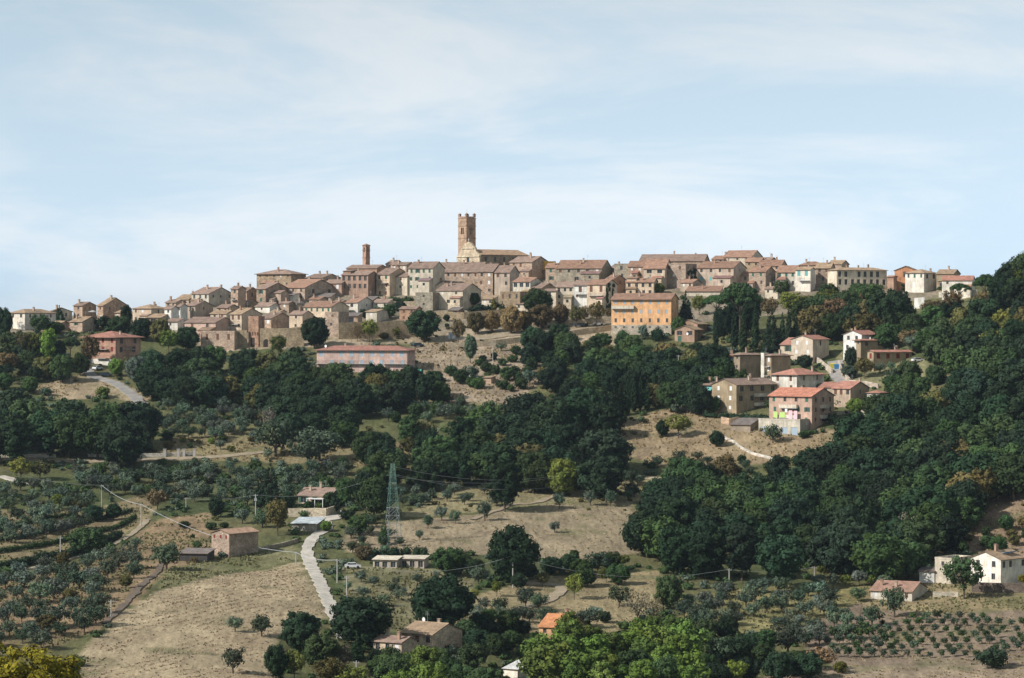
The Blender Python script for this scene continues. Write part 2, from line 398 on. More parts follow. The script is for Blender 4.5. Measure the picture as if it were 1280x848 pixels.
# ------------------------------------------------------------------ mesh helpers
class MB:
    def __init__(s): s.v = []; s.f = []; s.m = []
    def add(s, vs, fs, mi=0):
        o = len(s.v); s.v += [tuple(p) for p in vs]; s.f += [tuple(o + i for i in f) for f in fs]
        s.m += ([mi] * len(fs) if isinstance(mi, int) else list(mi))
    def quad(s, a, b, c, d, mi=0): s.add([a, b, c, d], [(0, 1, 2, 3)], mi)
    def box(s, x0, x1, y0, y1, z0, z1, mi=0):
        s.add([(x0, y0, z0), (x1, y0, z0), (x1, y1, z0), (x0, y1, z0), (x0, y0, z1), (x1, y0, z1), (x1, y1, z1), (x0, y1, z1)],
              [(3, 2, 1, 0), (4, 5, 6, 7), (0, 1, 5, 4), (1, 2, 6, 5), (2, 3, 7, 6), (3, 0, 4, 7)], mi)
    def tube(s, p, q, r0, r1, k=6, mi=0):
        p = Vector(p); q = Vector(q); d = (q - p).normalized()
        a = d.orthogonal().normalized(); b = d.cross(a)
        vs = [p + (a * math.cos(2 * math.pi * i / k) + b * math.sin(2 * math.pi * i / k)) * r0 for i in range(k)]
        vs += [q + (a * math.cos(2 * math.pi * i / k) + b * math.sin(2 * math.pi * i / k)) * r1 for i in range(k)]
        fs = [(i, (i + 1) % k, k + (i + 1) % k, k + i) for i in range(k)] + [tuple(range(k))[::-1], tuple(range(k, 2 * k))]
        s.add(vs, fs, mi)
    def extr(s, pts, x0, x1, mi, axis='x'):
        """profile pts (a,z) counter clockwise seen from +axis end, extruded"""
        k = len(pts)
        if axis == 'x': vs = [(x0, a, z) for a, z in pts] + [(x1, a, z) for a, z in pts]
        else: vs = [(a, x0, z) for a, z in pts] + [(a, x1, z) for a, z in pts]
        fs = [(i, (i + 1) % k, k + (i + 1) % k, k + i) for i in range(k)]
        s.add(vs, fs, [mi[i] if isinstance(mi, (list, tuple)) else mi for i in range(k)])
        return vs
    def build(s, name, mats, parent=None, loc=(0, 0, 0), rz=0.0, color=None, smooth=False):
        me = new_mesh(name, s.v, s.f, mats, s.m)
        if smooth: me.polygons.foreach_set('use_smooth', [True] * len(me.polygons))
        return link(name, me, parent, loc, rz, color)
def empty(name, loc, rz=0.0):
    o = link(name, None, None, loc, rz); o.empty_display_size = 0.5
    return o

# ------------------------------------------------------------------ houses
C = dict(cream=(0.57, 0.46, 0.345), pale=(0.60, 0.53, 0.42), pinkish=(0.48, 0.375, 0.285), brick=(0.40, 0.265, 0.19), stone=(0.44, 0.335, 0.262),
         dstone=(0.31, 0.25, 0.185), grey=(0.31, 0.28, 0.225), white=(0.72, 0.68, 0.60), orange=(0.66, 0.385, 0.20), brown=(0.34, 0.26, 0.175),
         pink=(0.50, 0.345, 0.265), yellow=(0.75, 0.45, 0.08), redbrick=(0.40, 0.26, 0.19), shade=(0.45, 0.40, 0.33),
         old=(0.285, 0.20, 0.158), red=(0.40, 0.195, 0.145), mid=(0.31, 0.185, 0.13), tan=(0.35, 0.25, 0.165), slate=(0.20, 0.17, 0.155), ored=(0.50, 0.22, 0.11))
STY = dict(d=None, n=None, g='green', G='green', b='brown', B='brown', r='red', w='white', t='teal', l='blue')
_wc = {}
def window_meshes(w, h, arch=False):
    k = (round(w, 2), round(h, 2), arch)
    if k not in _wc:
        mb = MB(); t = 0.07
        mb.box(-w / 2, w / 2, -0.05, 0.02, -h / 2, -h / 2 + t); mb.box(-w / 2, w / 2, -0.05, 0.02, h / 2 - t, h / 2)
        mb.box(-w / 2, -w / 2 + t, -0.05, 0.02, -h / 2 + t, h / 2 - t); mb.box(w / 2 - t, w / 2, -0.05, 0.02, -h / 2 + t, h / 2 - t)
        mb.box(-t / 2, t / 2, -0.04, 0.01, -h / 2 + t, h / 2 - t)
        fr = new_mesh('window', mb.v, mb.f, [M['frame']])
        pm = new_mesh('pane', [(-w / 2 + t, 0.0, -h / 2 + t), (w / 2 - t, 0, -h / 2 + t), (w / 2 - t, 0, h / 2 - t), (-w / 2 + t, 0, h / 2 - t)], [(0, 1, 2, 3)], [M['pane']])
        _wc[k] = (fr, pm)
    return _wc[k]
_sc = {}
def shutter_mesh(w, h, mat):
    k = (round(w, 2), round(h, 2), mat)
    if k not in _sc:
        mb = MB(); mb.box(-w / 2, w / 2, -0.025, 0.025, -h / 2, h / 2)
        for i in range(5):
            z = -h / 2 + h * (i + 0.6) / 5.4
            mb.box(-w / 2 + 0.06, w / 2 - 0.06, -0.04, -0.026, z - h * 0.06, z + h * 0.05)
        _sc[k] = new_mesh('shutter', mb.v, mb.f, [M[mat]])
    return _sc[k]
def parse_win(spec, W, H, rnd, storey=3.1):
    """'3x2g@0.9,1.4' -> list of (s, z, w, h, style)"""
    res = []; r0 = 0
    if not spec: return res
    for part in spec.split('+'):
        a, _, size = part.partition('@')
        w, h = (float(x) for x in size.split(',')) if size else (1.05, 1.6)
        cr_, sty0 = a[:-1], a[-1]
        nc, nr = (int(x) for x in cr_.split('x'))
        if sty0 == 'n' and not size: w, h = 0.85, 1.05
        elif sty0 in 'gGbBrwdn': w *= 1.12; h *= 1.1
        w = min(w, W / nc * 0.6)
        st = min(storey, (H - 0.3) / max(nr, 1)) if nr * storey > H else storey
        for r in range(nr):
            for c_ in range(nc):
                if nr * nc > 3 and sty0 not in 'tD' and rnd.random() < 0.06: continue
                s = W * (c_ + 0.5) / nc + rnd.uniform(-0.06, 0.06) * W / nc
                sty = sty0
                if sty0 == 'g': sty = rnd.choice('GGGgd')
                elif sty0 == 'b': sty = rnd.choice('BBd')
                elif sty0 == 'n': sty = rnd.choice('nnnBw')
                z = H - 0.55 - h / 2 - (r0 + r) * st
                if z - h / 2 < 0.15: continue
                res.append((s, z, w, h * (0.8 if (r == nr - 1 and nr > 2) else 1), sty))
        r0 += nr
    out_ = []
    for q in res:
        if all(abs(q[0] - p[0]) > (q[2] + p[2]) / 2 + 0.15 or abs(q[1] - p[1]) > (q[3] + p[3]) / 2 + 0.15 for p in out_) and q[0] - q[2] / 2 > 0.1 and q[0] + q[2] / 2 < W - 0.1:
            out_.append(q)
    return out_
def face_grid(mb, o, a, W, z0, z1, holes, mi=0, depth=0.2):
    o = Vector(o); a = Vector(a); up = Vector((0, 0, 1)); nrm = a.cross(up)
    X = sorted({0.0, W} | {h[0] for h in holes} | {h[1] for h in holes})
    Z = sorted({z0, z1} | {h[2] for h in holes} | {h[3] for h in holes})
    P = lambda s, z, d=0.0: o + a * s + up * z - nrm * d
    for i in range(len(X) - 1):
        for j in range(len(Z) - 1):
            mx_, mz = (X[i] + X[i + 1]) / 2, (Z[j] + Z[j + 1]) / 2
            if any(h[0] < mx_ < h[1] and h[2] < mz < h[3] for h in holes): continue
            mb.quad(P(X[i], Z[j]), P(X[i + 1], Z[j]), P(X[i + 1], Z[j + 1]), P(X[i], Z[j + 1]), mi)
    for s0, s1, a0, a1 in holes:
        mb.quad(P(s0, a0), P(s0, a0, depth), P(s0, a1, depth), P(s0, a1), mi)
        mb.quad(P(s1, a0, depth), P(s1, a0), P(s1, a1), P(s1, a1, depth), mi)
        mb.quad(P(s0, a0), P(s1, a0), P(s1, a0, depth), P(s0, a0, depth), mi)
        mb.quad(P(s0, a1, depth), P(s1, a1, depth), P(s1, a1), P(s0, a1), mi)
def add_window(parent, o, a, s, z, w, h, sty, depth=0.2):
    o = Vector(o); a = Vector(a); nrm = a.cross(Vector((0, 0, 1)))
    p = o + a * s + Vector((0, 0, z)) - nrm * (depth - 0.03)
    rz = math.atan2(a.y, a.x)
    fr, pm = window_meshes(w, h)
    wo = link('window', fr, parent, p, rz)
    link('pane', pm, wo)
    m = STY.get(sty)
    if m and sty in 'gb':
        for sg in (-1, 1):
            link('shutter', shutter_mesh(w / 2, h, m), wo, (sg * (w / 2 + w / 4 + 0.03), -(depth - 0.03) - 0.045, 0))
    elif m:
        link('shutter', shutter_mesh(w - 0.04, h - 0.04, m), wo, (0, -0.1, 0))
    return wo
def roof_mesh(kind, W, D, H, pitch, ov=0.45, t=0.16, og=0.3):
    mb = MB(); k = math.tan(R(pitch)); zt = 0.06
    xo, yo = W / 2 + og, D / 2 + ov
    if kind in 'LR':
        if kind == 'R': xo, yo = W / 2 + ov, D / 2 + og
        half = yo if kind == 'L' else xo; lo = xo if kind == 'L' else yo
        base_half = D / 2 if kind == 'L' else W / 2
        zr = H + base_half * k + zt; ze = H - (half - base_half) * k + zt
        prof = [(-half, ze - t), (0, zr - t), (half, ze - t), (half, ze), (0, zr), (-half, ze)]
        mats = [1, 1, 0, 0, 0, 0]
        mb.extr(prof, -lo, lo, mats, 'x' if kind == 'L' else 'y')
        for e in (-lo, lo):
            f = (lambda a, z: (e, a, z)) if kind == 'L' else (lambda a, z: (a, e, z))
            mb.quad(f(-half, ze - t), f(0, zr - t), f(0, zr), f(-half, ze), 1); mb.quad(f(0, zr - t), f(half, ze - t), f(half, ze), f(0, zr), 1)
        if kind == 'L': mb.extr([(-0.16, zr - 0.05), (0.16, zr - 0.05), (0, zr + 0.1)], -lo - 0.02, lo + 0.02, 0, 'x')
        else: mb.extr([(-0.16, zr - 0.05), (0.16, zr - 0.05), (0, zr + 0.1)], -lo - 0.02, lo + 0.02, 0, 'y')
        return mb, zr
    if kind == 'S':
        zf = H + zt - ov * k; zb = H + zt + (D + ov) * k
        mb.extr([(-yo, zf - t), (yo, zb - t), (yo, zb), (-yo, zf)], -xo, xo, [1, 1, 0, 1], 'x')
        for e in (-xo, xo): mb.quad((e, -yo, zf - t), (e, yo, zb - t), (e, yo, zb), (e, -yo, zf), 1)
        return mb, zb
    if kind == 'H':
        xo = W / 2 + ov
        ze = H + zt - ov * k
        if xo >= yo: rr = [(-(xo - yo), 0), (xo - yo, 0)]; zr = ze + yo * k
        else: rr = [(0, -(yo - xo)), (0, yo - xo)]; zr = ze + xo * k
        for dz, mi, fl in ((0, 0, False), (-t, 1, True)):
            vs = [(-xo, -yo, ze + dz), (xo, -yo, ze + dz), (xo, yo, ze + dz), (-xo, yo, ze + dz), (*rr[0], zr + dz), (*rr[1], zr + dz)]
            fs = [(0, 1, 5, 4), (1, 2, 5), (2, 3, 4, 5), (3, 0, 4)] if xo >= yo else [(0, 1, 4), (1, 2, 5, 4), (2, 3, 5), (3, 0, 4, 5)]
            mb.add(vs, [f[::-1] for f in fs] if fl else fs, mi)
        c4 = [(-xo, -yo), (xo, -yo), (xo, yo), (-xo, yo)]
        for p, q in zip(c4, c4[1:] + c4[:1]): mb.quad((*p, ze - t), (*q, ze - t), (*q, ze), (*p, ze), 1)
        vs4 = [Vector((*p, ze)) for p in c4]
        return mb, zr
    # flat
    p = 0.3
    mb.box(-W / 2 + p, W / 2 - p, -D / 2 + p, D / 2 - p, H - 0.25, H - 0.1, 0)
    h2 = H + 0.45
    mb.box(-W / 2 - .05, W / 2 + .05, -D / 2 - .05, -D / 2 + p, H, h2, 1); mb.box(-W / 2 - .05, W / 2 + .05, D / 2 - p, D / 2 + .05, H, h2, 1)
    mb.box(-W / 2 - .05, -W / 2 + p, -D / 2 + p, D / 2 - p, H, h2, 1); mb.box(W / 2 - p, W / 2 + .05, -D / 2 + p, D / 2 - p, H, h2, 1)
    return mb, h2
HOUSES = []
def house(u0, u1, u2, vb, ve, roof, col, wf, ws, label, th=30, pitch=18, mat='plaster', rc='old', D=None, ch=1, bal=(), doors=(), name='house', cat='house', group=None, skirt=3.5, at=None, ov=0.45, dish=0, back=0.0, storey=3.1):
    rnd = random.Random(int(u0 * 31 + u1 * 7 + ve * 13))
    old_town = vb < 426
    if old_town: pitch *= 1.06
    Pn = hit(u1, vb) if at is None else at
    if back:
        y = Pn.y + back
        Pn = Vector((Pn.x * y / Pn.y, y, Pn.z * y / Pn.y))
    s = F / Pn.y
    th_ = R(th)
    W = (u1 - u0) / (s * math.cos(th_))
    if D is None: D = max((u2 - u1) / (s * math.sin(th_)), 2.5)
    vb = YH - s * Pn.z
    H = max((vb - ve) / s, 2.2)
    X = Vector((math.cos(th_), -math.sin(th_), 0)); Y = Vector((math.sin(th_), math.cos(th_), 0))
    loc = Pn - X * (W / 2) + Y * (D / 2)
    root = empty(name, loc, -th_)
    j = rnd.uniform(0.88, 1.12); hj = rnd.uniform(-0.04, 0.04)
    c = tuple(x * j * (1 + hj * (1 - i)) for i, x in enumerate(C[col] if isinstance(col, str) else col))
    fo = (-W / 2, -D / 2, 0); fa = (1, 0, 0); so = (W / 2, -D / 2, 0); sa = (0, 1, 0)
    wl1 = parse_win(wf, W, H, rnd, storey); wl2 = parse_win(ws, D, H, rnd, storey)
    dl = []
    for face, fr_, w_, h_, m_ in doors: dl.append((face, (W if face == 'f' else D) * fr_, w_, h_, m_))
    def hol(wl, face):
        hs = [(s_ - w_ / 2, s_ + w_ / 2, z_ - h_ / 2, z_ + h_ / 2) for s_, z_, w_, h_, _ in wl]
        for f_, s_, w_, h_, _ in dl:
            if f_ == face: hs.append((s_ - w_ / 2, s_ + w_ / 2, 0.0, h_))
        return hs
    for f_, s_, w_, h_, _ in dl:
        lst = wl1 if f_ == 'f' else wl2
        lst[:] = [q for q in lst if abs(q[0] - s_) > (q[2] + w_) / 2 + 0.1 or q[1] - q[3] / 2 > h_ + 0.1]
    mb = MB()
    zt = H if roof != 'F' else H
    face_grid(mb, fo, fa, W, -skirt, zt, hol(wl1, 'f'))
    face_grid(mb, so, sa, D, -skirt, zt, hol(wl2, 's'))
    face_grid(mb, (W / 2, D / 2, 0), (-1, 0, 0), W, -skirt, zt, [])
    face_grid(mb, (-W / 2, D / 2, 0), (0, -1, 0), D, -skirt, zt, [])
    k = math.tan(R(pitch))
    if roof == 'L':
        for sx in (1, -1): mb.add([(sx * W / 2, -D / 2, H), (sx * W / 2, D / 2, H), (sx * W / 2, 0, H + D / 2 * k)], [(0, 1, 2) if sx > 0 else (1, 0, 2)])
    elif roof == 'R':
        for sy in (-1, 1): mb.add([(-W / 2, sy * D / 2, H), (W / 2, sy * D / 2, H), (0, sy * D / 2, H + W / 2 * k)], [(0, 1, 2) if sy < 0 else (1, 0, 2)])
    elif roof == 'S':
        for sx in (1, -1): mb.add([(sx * W / 2, -D / 2, H), (sx * W / 2, D / 2, H), (sx * W / 2, D / 2, H + D * k)], [(0, 1, 2) if sx > 0 else (1, 0, 2)])
        mb.quad((W / 2, D / 2, H), (-W / 2, D / 2, H), (-W / 2, D / 2, H + D * k), (W / 2, D / 2, H + D * k))
    else: mb.quad((-W / 2, -D / 2, H - 0.3), (W / 2, -D / 2, H - 0.3), (W / 2, D / 2, H - 0.3), (-W / 2, D / 2, H - 0.3))
    mb.build('wall', [M[mat]], root, color=c)
    rb, zr = roof_mesh(roof, W, D, H, pitch, ov)
    rj = rnd.uniform(0.88, 1.15)
    rcol = tuple(x * rj for x in (C[rc] if isinstance(rc, str) else rc))
    ro = rb.build('roof', [M['tile'] if roof != 'F' else M['concrete'], M['soffit'] if roof != 'F' else M[mat]], root, color=rcol if roof != 'F' else c)
    if old_town and roof in 'LH' and W > 6.5 and H > 5 and name == 'house' and col != 'orange':
        if rnd.random() < .7:      # lean-to built against the front
            w2 = W * rnd.uniform(.3, .5); x0 = rnd.choice([-W / 2 + .3, W / 2 - .3 - w2, rnd.uniform(-W / 2, W / 2 - w2)]); d2 = rnd.uniform(1.8, 3.6); h2 = H * rnd.uniform(.38, .62)
            q = MB(); q.add([(x0, -D / 2 - d2, -skirt), (x0 + w2, -D / 2 - d2, -skirt), (x0 + w2, -D / 2 - .003, -skirt), (x0, -D / 2 - .003, -skirt), (x0, -D / 2 - d2, h2), (x0 + w2, -D / 2 - d2, h2), (x0 + w2, -D / 2 - .003, h2 + d2 * .3), (x0, -D / 2 - .003, h2 + d2 * .3)],
                            [(0, 1, 5, 4), (1, 2, 6, 5), (3, 0, 4, 7), (2, 3, 7, 6)])
            jj = rnd.uniform(.82, 1.15); an = q.build('annex', [M[rnd.choice(['stone', 'plaster'])]], root, color=tuple(v_ * jj for v_ in c))
            q = MB(); q.extr([(-D / 2 - d2 - .35, h2 - .14), (-D / 2 - .004, h2 + d2 * .3 + .02), (-D / 2 - .004, h2 + d2 * .3 + .16), (-D / 2 - d2 - .35, h2)], x0 - .25, x0 + w2 + .25, [1, 1, 0, 1], 'x')
            for e in (x0 - .25, x0 + w2 + .25): q.quad((e, -D / 2 - d2 - .35, h2 - .14), (e, -D / 2 - .004, h2 + d2 * .3 + .02), (e, -D / 2 - .004, h2 + d2 * .3 + .16), (e, -D / 2 - d2 - .35, h2), 1)
            q.build('annex_roof', [M['tile'], M['soffit']], an, color=tuple(v_ * rnd.uniform(.85, 1.2) for v_ in rcol))
            q = MB(); q.box(-.45, .45, -.04, .0, 0, 1.1); q.build('annex_window', [M['pane']], an, (x0 + w2 * .5, -D / 2 - d2 - .01, h2 - 1.9))
        if rnd.random() < .15 and W > 9 and roof == 'L':      # raised stretch of the roof
            w2 = W * rnd.uniform(.25, .4); x0 = rnd.choice([-W / 2 + .2, W / 2 - .2 - w2]); hh = H + D / 2 * k + rnd.uniform(.5, .9); fz = H + .25 * D / 2 * k
            q = MB(); q.add([(x0, -D * .38, fz - .5), (x0 + w2, -D * .38, fz - .5), (x0 + w2, D * .38, fz - .5), (x0, D * .38, fz - .5), (x0, -D * .38, hh - .6), (x0 + w2, -D * .38, hh - .6), (x0 + w2, D * .38, hh), (x0, D * .38, hh)],
                            [(0, 1, 5, 4), (1, 2, 6, 5), (2, 3, 7, 6), (3, 0, 4, 7)])
            at_ = q.build('attic', [M[mat]], root, color=c); sl = .6 / (D * .76)
            a0, a1 = -D * .38 - .35, D * .38 + .3; z0_, z1_ = hh - .6 - .35 * sl, hh + .3 * sl
            q = MB(); q.extr([(a0, z0_ - .02), (a1, z1_ - .02), (a1, z1_ + .14), (a0, z0_ + .14)], x0 - .25, x0 + w2 + .25, [1, 1, 0, 1], 'x')
            for e in (x0 - .25, x0 + w2 + .25): q.quad((e, a0, z0_ - .02), (e, a1, z1_ - .02), (e, a1, z1_ + .14), (e, a0, z0_ + .14), 1)
            q.build('attic_roof', [M['tile'], M['soffit']], at_, color=rcol)
    for q in wl1: add_window(root, fo, fa, *q)
    for q in wl2: add_window(root, so, sa, *q)
    for f_, s_, w_, h_, m_ in dl:
        o_, a_ = (Vector(fo), Vector(fa)) if f_ == 'f' else (Vector(so), Vector(sa))
        nn = a_.cross(Vector((0, 0, 1)))
        db = MB(); db.box(-w_ / 2, w_ / 2, -0.03, 0.03, 0, h_)
        for i in range(3): db.box(-w_ / 2 + 0.08, w_ / 2 - 0.08, -0.045, -0.031, h_ * (i + .1) / 3, h_ * (i + .9) / 3)
        db.build('door', [M[m_]], root, o_ + a_ * s_ - nn * 0.15, math.atan2(a_.y, a_.x))
    for f_, fr_, z_, w_, *solid in bal:
        o_, a_, L_ = (Vector(fo), Vector(fa), W) if f_ == 'f' else (Vector(so), Vector(sa), D)
        rz = math.atan2(a_.y, a_.x)
        bb = MB(); bb.box(-w_ / 2, w_ / 2, -1.2, -0.003, -0.18, 0)
        bo = bb.build('balcony', [M['concrete']], root, o_ + a_ * (L_ * fr_) + Vector((0, 0, z_)), rz)
        if solid:
            rr_ = MB(); rr_.box(-w_ / 2, w_ / 2, -1.2, -1.08, 0.002, 1.0)
            for sgn in (-1, 1): rr_.box(min(sgn * w_ / 2, sgn * (w_ / 2 - .12)), max(sgn * w_ / 2, sgn * (w_ / 2 - .12)), -1.077, -0.01, 0.002, 1.0)
            rr_.build('parapet', [M['plaster']], bo, color=C['pale']); continue
        rr_ = MB(); rr_.box(-w_ / 2, w_ / 2, -1.18, -1.13, 0.95, 1.0)
        for sgn in (-1, 1): rr_.box(sgn * w_ / 2 - 0.03, sgn * w_ / 2 + 0.03, -1.13, -0.01, 0.95, 1.0)
        nb = max(4, int(w_ / 0.35))
        for i in range(nb + 1): rr_.box(-w_ / 2 + w_ * i / nb - 0.02, -w_ / 2 + w_ * i / nb + 0.02, -1.17, -1.14, 0, 0.95)
        rr_.build('railing', [M['dark']], bo)
    for i in range(ch):
        if roof == 'F': break
        cx_ = rnd.uniform(-0.35, 0.35) * W; cy_ = rnd.uniform(-0.3, 0.3) * D
        if roof == 'L': zc = H + (D / 2 - abs(cy_)) * k
        elif roof == 'R': zc = H + (W / 2 - abs(cx_)) * k
        elif roof == 'S': zc = H + (cy_ + D / 2) * k
        else: zc = H + min(D / 2 - abs(cy_), W / 2 - abs(cx_)) * k
        hb = MB(); hh = rnd.uniform(0.9, 1.5); hb.box(-.3, .3, -.3, .3, -0.6, hh); hb.box(-.4, .4, -.4, .4, hh, hh + .1)
        hb.box(-.22, .22, -.22, .22, hh + .1, hh + .3); hb.box(-.38, .38, -.38, .38, hh + .3, hh + .4)
        hb.build('chimney', [M['plaster']], ro, (cx_, cy_, zc), color=rnd.choice([C['brick'], C['stone'], C['pinkish']]))
    if rnd.random() < 0.35 or dish:
        ab = MB(); ab.tube((0, 0, -0.3), (0, 0, 2.4), 0.035, 0.03, 5)
        for i, z_ in enumerate((1.7, 2.0, 2.3)): ab.tube((-0.6 + i * .1, 0, z_), (0.6 - i * .1, 0, z_), 0.02, 0.02, 4)
        ab.build('aerial', [M['metal']], ro, (rnd.uniform(-.3, .3) * W, 0.1 * D, zr - 0.3 - (0 if roof in 'LR' else 0.4)))
    if dish:
        d = MB(); k_ = 12
        vs = [(0, 0.12, 0)] + [(0.5 * math.cos(2 * math.pi * i / k_), 0, 0.5 * math.sin(2 * math.pi * i / k_)) for i in range(k_)] + [(0.5 * math.cos(2 * math.pi * i / k_), 0.04, 0.5 * math.sin(2 * math.pi * i / k_)) for i in range(k_)]
        d.add(vs, [(0, 1 + (i + 1) % k_, 1 + i) for i in range(k_)] + [(1 + i, 1 + (i + 1) % k_, 13 + (i + 1) % k_, 13 + i) for i in range(k_)] + [tuple(range(13, 13 + k_))])
        d.tube((0, 0.1, -0.9), (0, 0.1, 0), 0.04, 0.04, 5)
        if isinstance(dish, tuple): fx, fy, dz = dish
        else: fx, fy, dz = 0.2, -0.2, 0.8
        zc = (zr - abs(fy) * D * k) if roof in 'LSH' else (zr - abs(fx) * W * k)
        d.build('satellite_dish', [M['white']], ro, (fx * W, fy * D, zc + dz), R(-15))
    tag(root, label, cat, group)
    HOUSES.append((root, W, D, H, c))
    return root, W, D, H

# ------------------------------------------------------------------ trees
import bmesh
_bm = bmesh.new(); bmesh.ops.create_icosphere(_bm, subdivisions=1, radius=1)
ICO_V = np.array([v.co[:] for v in _bm.verts]); ICO_F = np.array([[v.index for v in f.verts] for f in _bm.faces]); _bm.free()
def crown_mesh(name, clumps, leaf, dens, seed, trunk=None, core=0.82, flat=1.0):
    """clumps: (x,y,z,rx,rz). Leaf quads around every clump plus a lumpy core."""
    g = np.random.default_rng(seed)
    V = []; Q = []; T = []; nv = 0
    for x, y, z, rx, rz in clumps:
        c_ = np.array([x, y, z]); sc = np.array([rx, rx, rz])
        if core > 0:
            vv = ICO_V * sc * core * (0.8 + 0.35 * g.random((len(ICO_V), 1))) + c_
            V.append(vv); T.append(ICO_F + nv); nv += len(vv)
        nL = max(6, int(dens * 4 * math.pi * (rx * rx + 2 * rx * rz) / 3 / (leaf * leaf)))
        d = g.normal(size=(nL, 3)); d /= np.linalg.norm(d, axis=1)[:, None]
        keep = g.random(nL) < np.clip(1.0 + d[:, 2] * 0.35, 0.4, 1.3); d = d[keep]; nL = len(d)
        p = c_ + d * sc * (0.82 + 0.34 * g.random((nL, 1)))
        nr = d + g.normal(size=(nL, 3)) * 0.33; nr[:, 2] += 0.1; nr /= np.linalg.norm(nr, axis=1)[:, None]
        h = g.normal(size=(nL, 3)); a = np.cross(nr, h); a /= np.linalg.norm(a, axis=1)[:, None]; b_ = np.cross(nr, a)
        s_ = leaf * (0.35 + 0.4 * g.random((nL, 1)))
        a = a * s_; b_ = b_ * s_ * 0.75
        q = np.stack([p - a - b_ * 0.6, p + a - b_, p + a * 0.7 + b_, p - a * 0.8 + b_ * 0.8], 1).reshape(-1, 3)
        V.append(q); Q.append(np.arange(nL * 4).reshape(-1, 4) + nv); nv += nL * 4
    V = np.concatenate(V); faces = np.concatenate(Q).tolist() + (np.concatenate(T).tolist() if T else [])
    verts = V.tolist(); midx = [0] * len(faces)
    if trunk:
        o = len(verts); verts += trunk.v; faces += [tuple(o + i for i in f) for f in trunk.f]; midx += [1] * len(trunk.f)
    return new_mesh(name, verts, faces, [M['leaf'], M['bark']] if trunk else [M['leaf']], midx)
def trunk_mb(h, r, top, seed, n=4, spread=1.5):
    g = random.Random(seed); mb = MB()
    mb.tube((0, 0, -0.8), (0, 0, h), r, r * 0.7, 7)
    for i in range(n):
        a = 2 * math.pi * (i + g.random() * 0.6) / n
        mb.tube((0, 0, h - 0.2), (math.cos(a) * spread, math.sin(a) * spread, top * g.uniform(0.85, 1.1)), r * 0.55, r * 0.2, 5)
    mb.tube((0, 0, h - 0.1), (0.1, 0.1, top), r * 0.6, r * 0.2, 5)
    return mb
KINDS = {}   # kind -> (list of (crown mesh, trunk mesh, joined mesh), canonical width, canonical height)
def make_kind(kind, cw, ch_, gen, leaf, dens, trunk, n=4, core=0.82):
    L = []
    for i in range(n):
        g = random.Random(hash_(kind) + i * 17)
        cl = gen(g)
        tm = trunk(i)
        L.append((crown_mesh(kind + '_crown', cl, leaf, dens, hash_(kind) + i, core=core), new_mesh('trunk', tm.v, tm.f, [M['bark']]),
                  crown_mesh(kind, cl, leaf, dens, hash_(kind) + i, tm, core=core)))
    KINDS[kind] = (L, cw, ch_)
def hash_(s_): return sum(ord(ch) * (i + 3) for i, ch in enumerate(s_))
def gen_round(W, z0, z1, n, r0, r1, lump=0.25, sq=1.0):
    def f(g):
        cl = []; zc = (z0 + z1) / 2; rz = (z1 - z0) / 2; k = 0
        offs = [(g.uniform(-1, 1), g.uniform(-1, 1), g.uniform(-.6, 1)) for _ in range(5)]
        for i in range(n):
            t_ = (i + 0.5) / n; ph = i * 2.39996 + g.random(); cz = 1 - 2 * t_
            rr = math.sqrt(max(0, 1 - cz * cz)); d = Vector((rr * math.cos(ph), rr * math.sin(ph), cz))
            e = 1 + lump * max(d.dot(Vector(o_).normalized()) for o_ in offs) - lump * 0.7 + g.uniform(-.12, .12)
            r = g.uniform(r0, r1); e = max(0.35, e) * (1.0 if i % 4 else 0.6)
            x, y, z = d.x * (W / 2 - r * 0.8) * e, d.y * (W / 2 - r * 0.8) * e, zc + d.z * (rz - r * 0.7) * e
            if z < z0 + r * 0.2: z = z0 + r * 0.3
            cl.append((x, y, z, r, r * g.uniform(0.75, 1.0)))
        return cl
    return f
def gen_spindle(W, z0, z1, n, prof, rr=0.5):
    def f(g):
        cl = []
        for i in range(n):
            t_ = (i + g.random()) / n; z = z0 + (z1 - z0) * t_
            rad = prof(t_) * W / 2; ph = i * 2.39996 + g.uniform(-.5, .5)
            r = max(0.22, rad * rr * g.uniform(0.8, 1.2)); q = max(0, rad - r * 0.8)
            cl.append((q * math.cos(ph), q * math.sin(ph), z, r, r * 1.25))
        return cl
    return f
def gen_tiers(W, z0, z1, n):
    def f(g):
        cl = []
        for k in range(n):
            t_ = k / (n - 1); z = z0 + (z1 - z0) * t_; rad = (1 - t_) ** 0.8 * W / 2 + 0.25
            m_ = max(1, int(6 * (1 - t_) + 1))
            for i in range(m_):
                ph = 2 * math.pi * i / m_ + k * 0.9 + g.uniform(-.3, .3); q = rad * g.uniform(0.45, 0.72) if m_ > 1 else 0
                cl.append((q * math.cos(ph), q * math.sin(ph), z - 0.1 * q, max(.4, rad * 0.42), 0.55 + rad * 0.1))
        return cl
    return f
def gen_umbrella(W, z0, z1, n):
    def f(g):
        cl = []
        for i in range(n):
            q = math.sqrt((i + .5) / n) * (W / 2 - 0.8); ph = i * 2.39996 + g.uniform(-.3, .3)
            z = z1 - 0.7 - (z1 - z0 - 1.2) * (q / (W / 2)) ** 2 + g.uniform(-.3, .25)
            r = g.uniform(0.9, 1.45); cl.append((q * math.cos(ph), q * math.sin(ph), z, r, r * 0.62))
        return cl
    return f
make_kind('oak', 10, 10, gen_round(10, 0.8, 10, 52, 1.1, 1.9, 0.35), 0.46, 0.8, lambda i: trunk_mb(2.4, 0.32, 6, i, 5, 2.2), 6)
make_kind('tall', 7, 12, gen_round(7, 1.6, 12, 44, 0.9, 1.5, 0.3), 0.42, 0.75, lambda i: trunk_mb(3.2, 0.25, 8.5, i, 4, 1.3), 4)
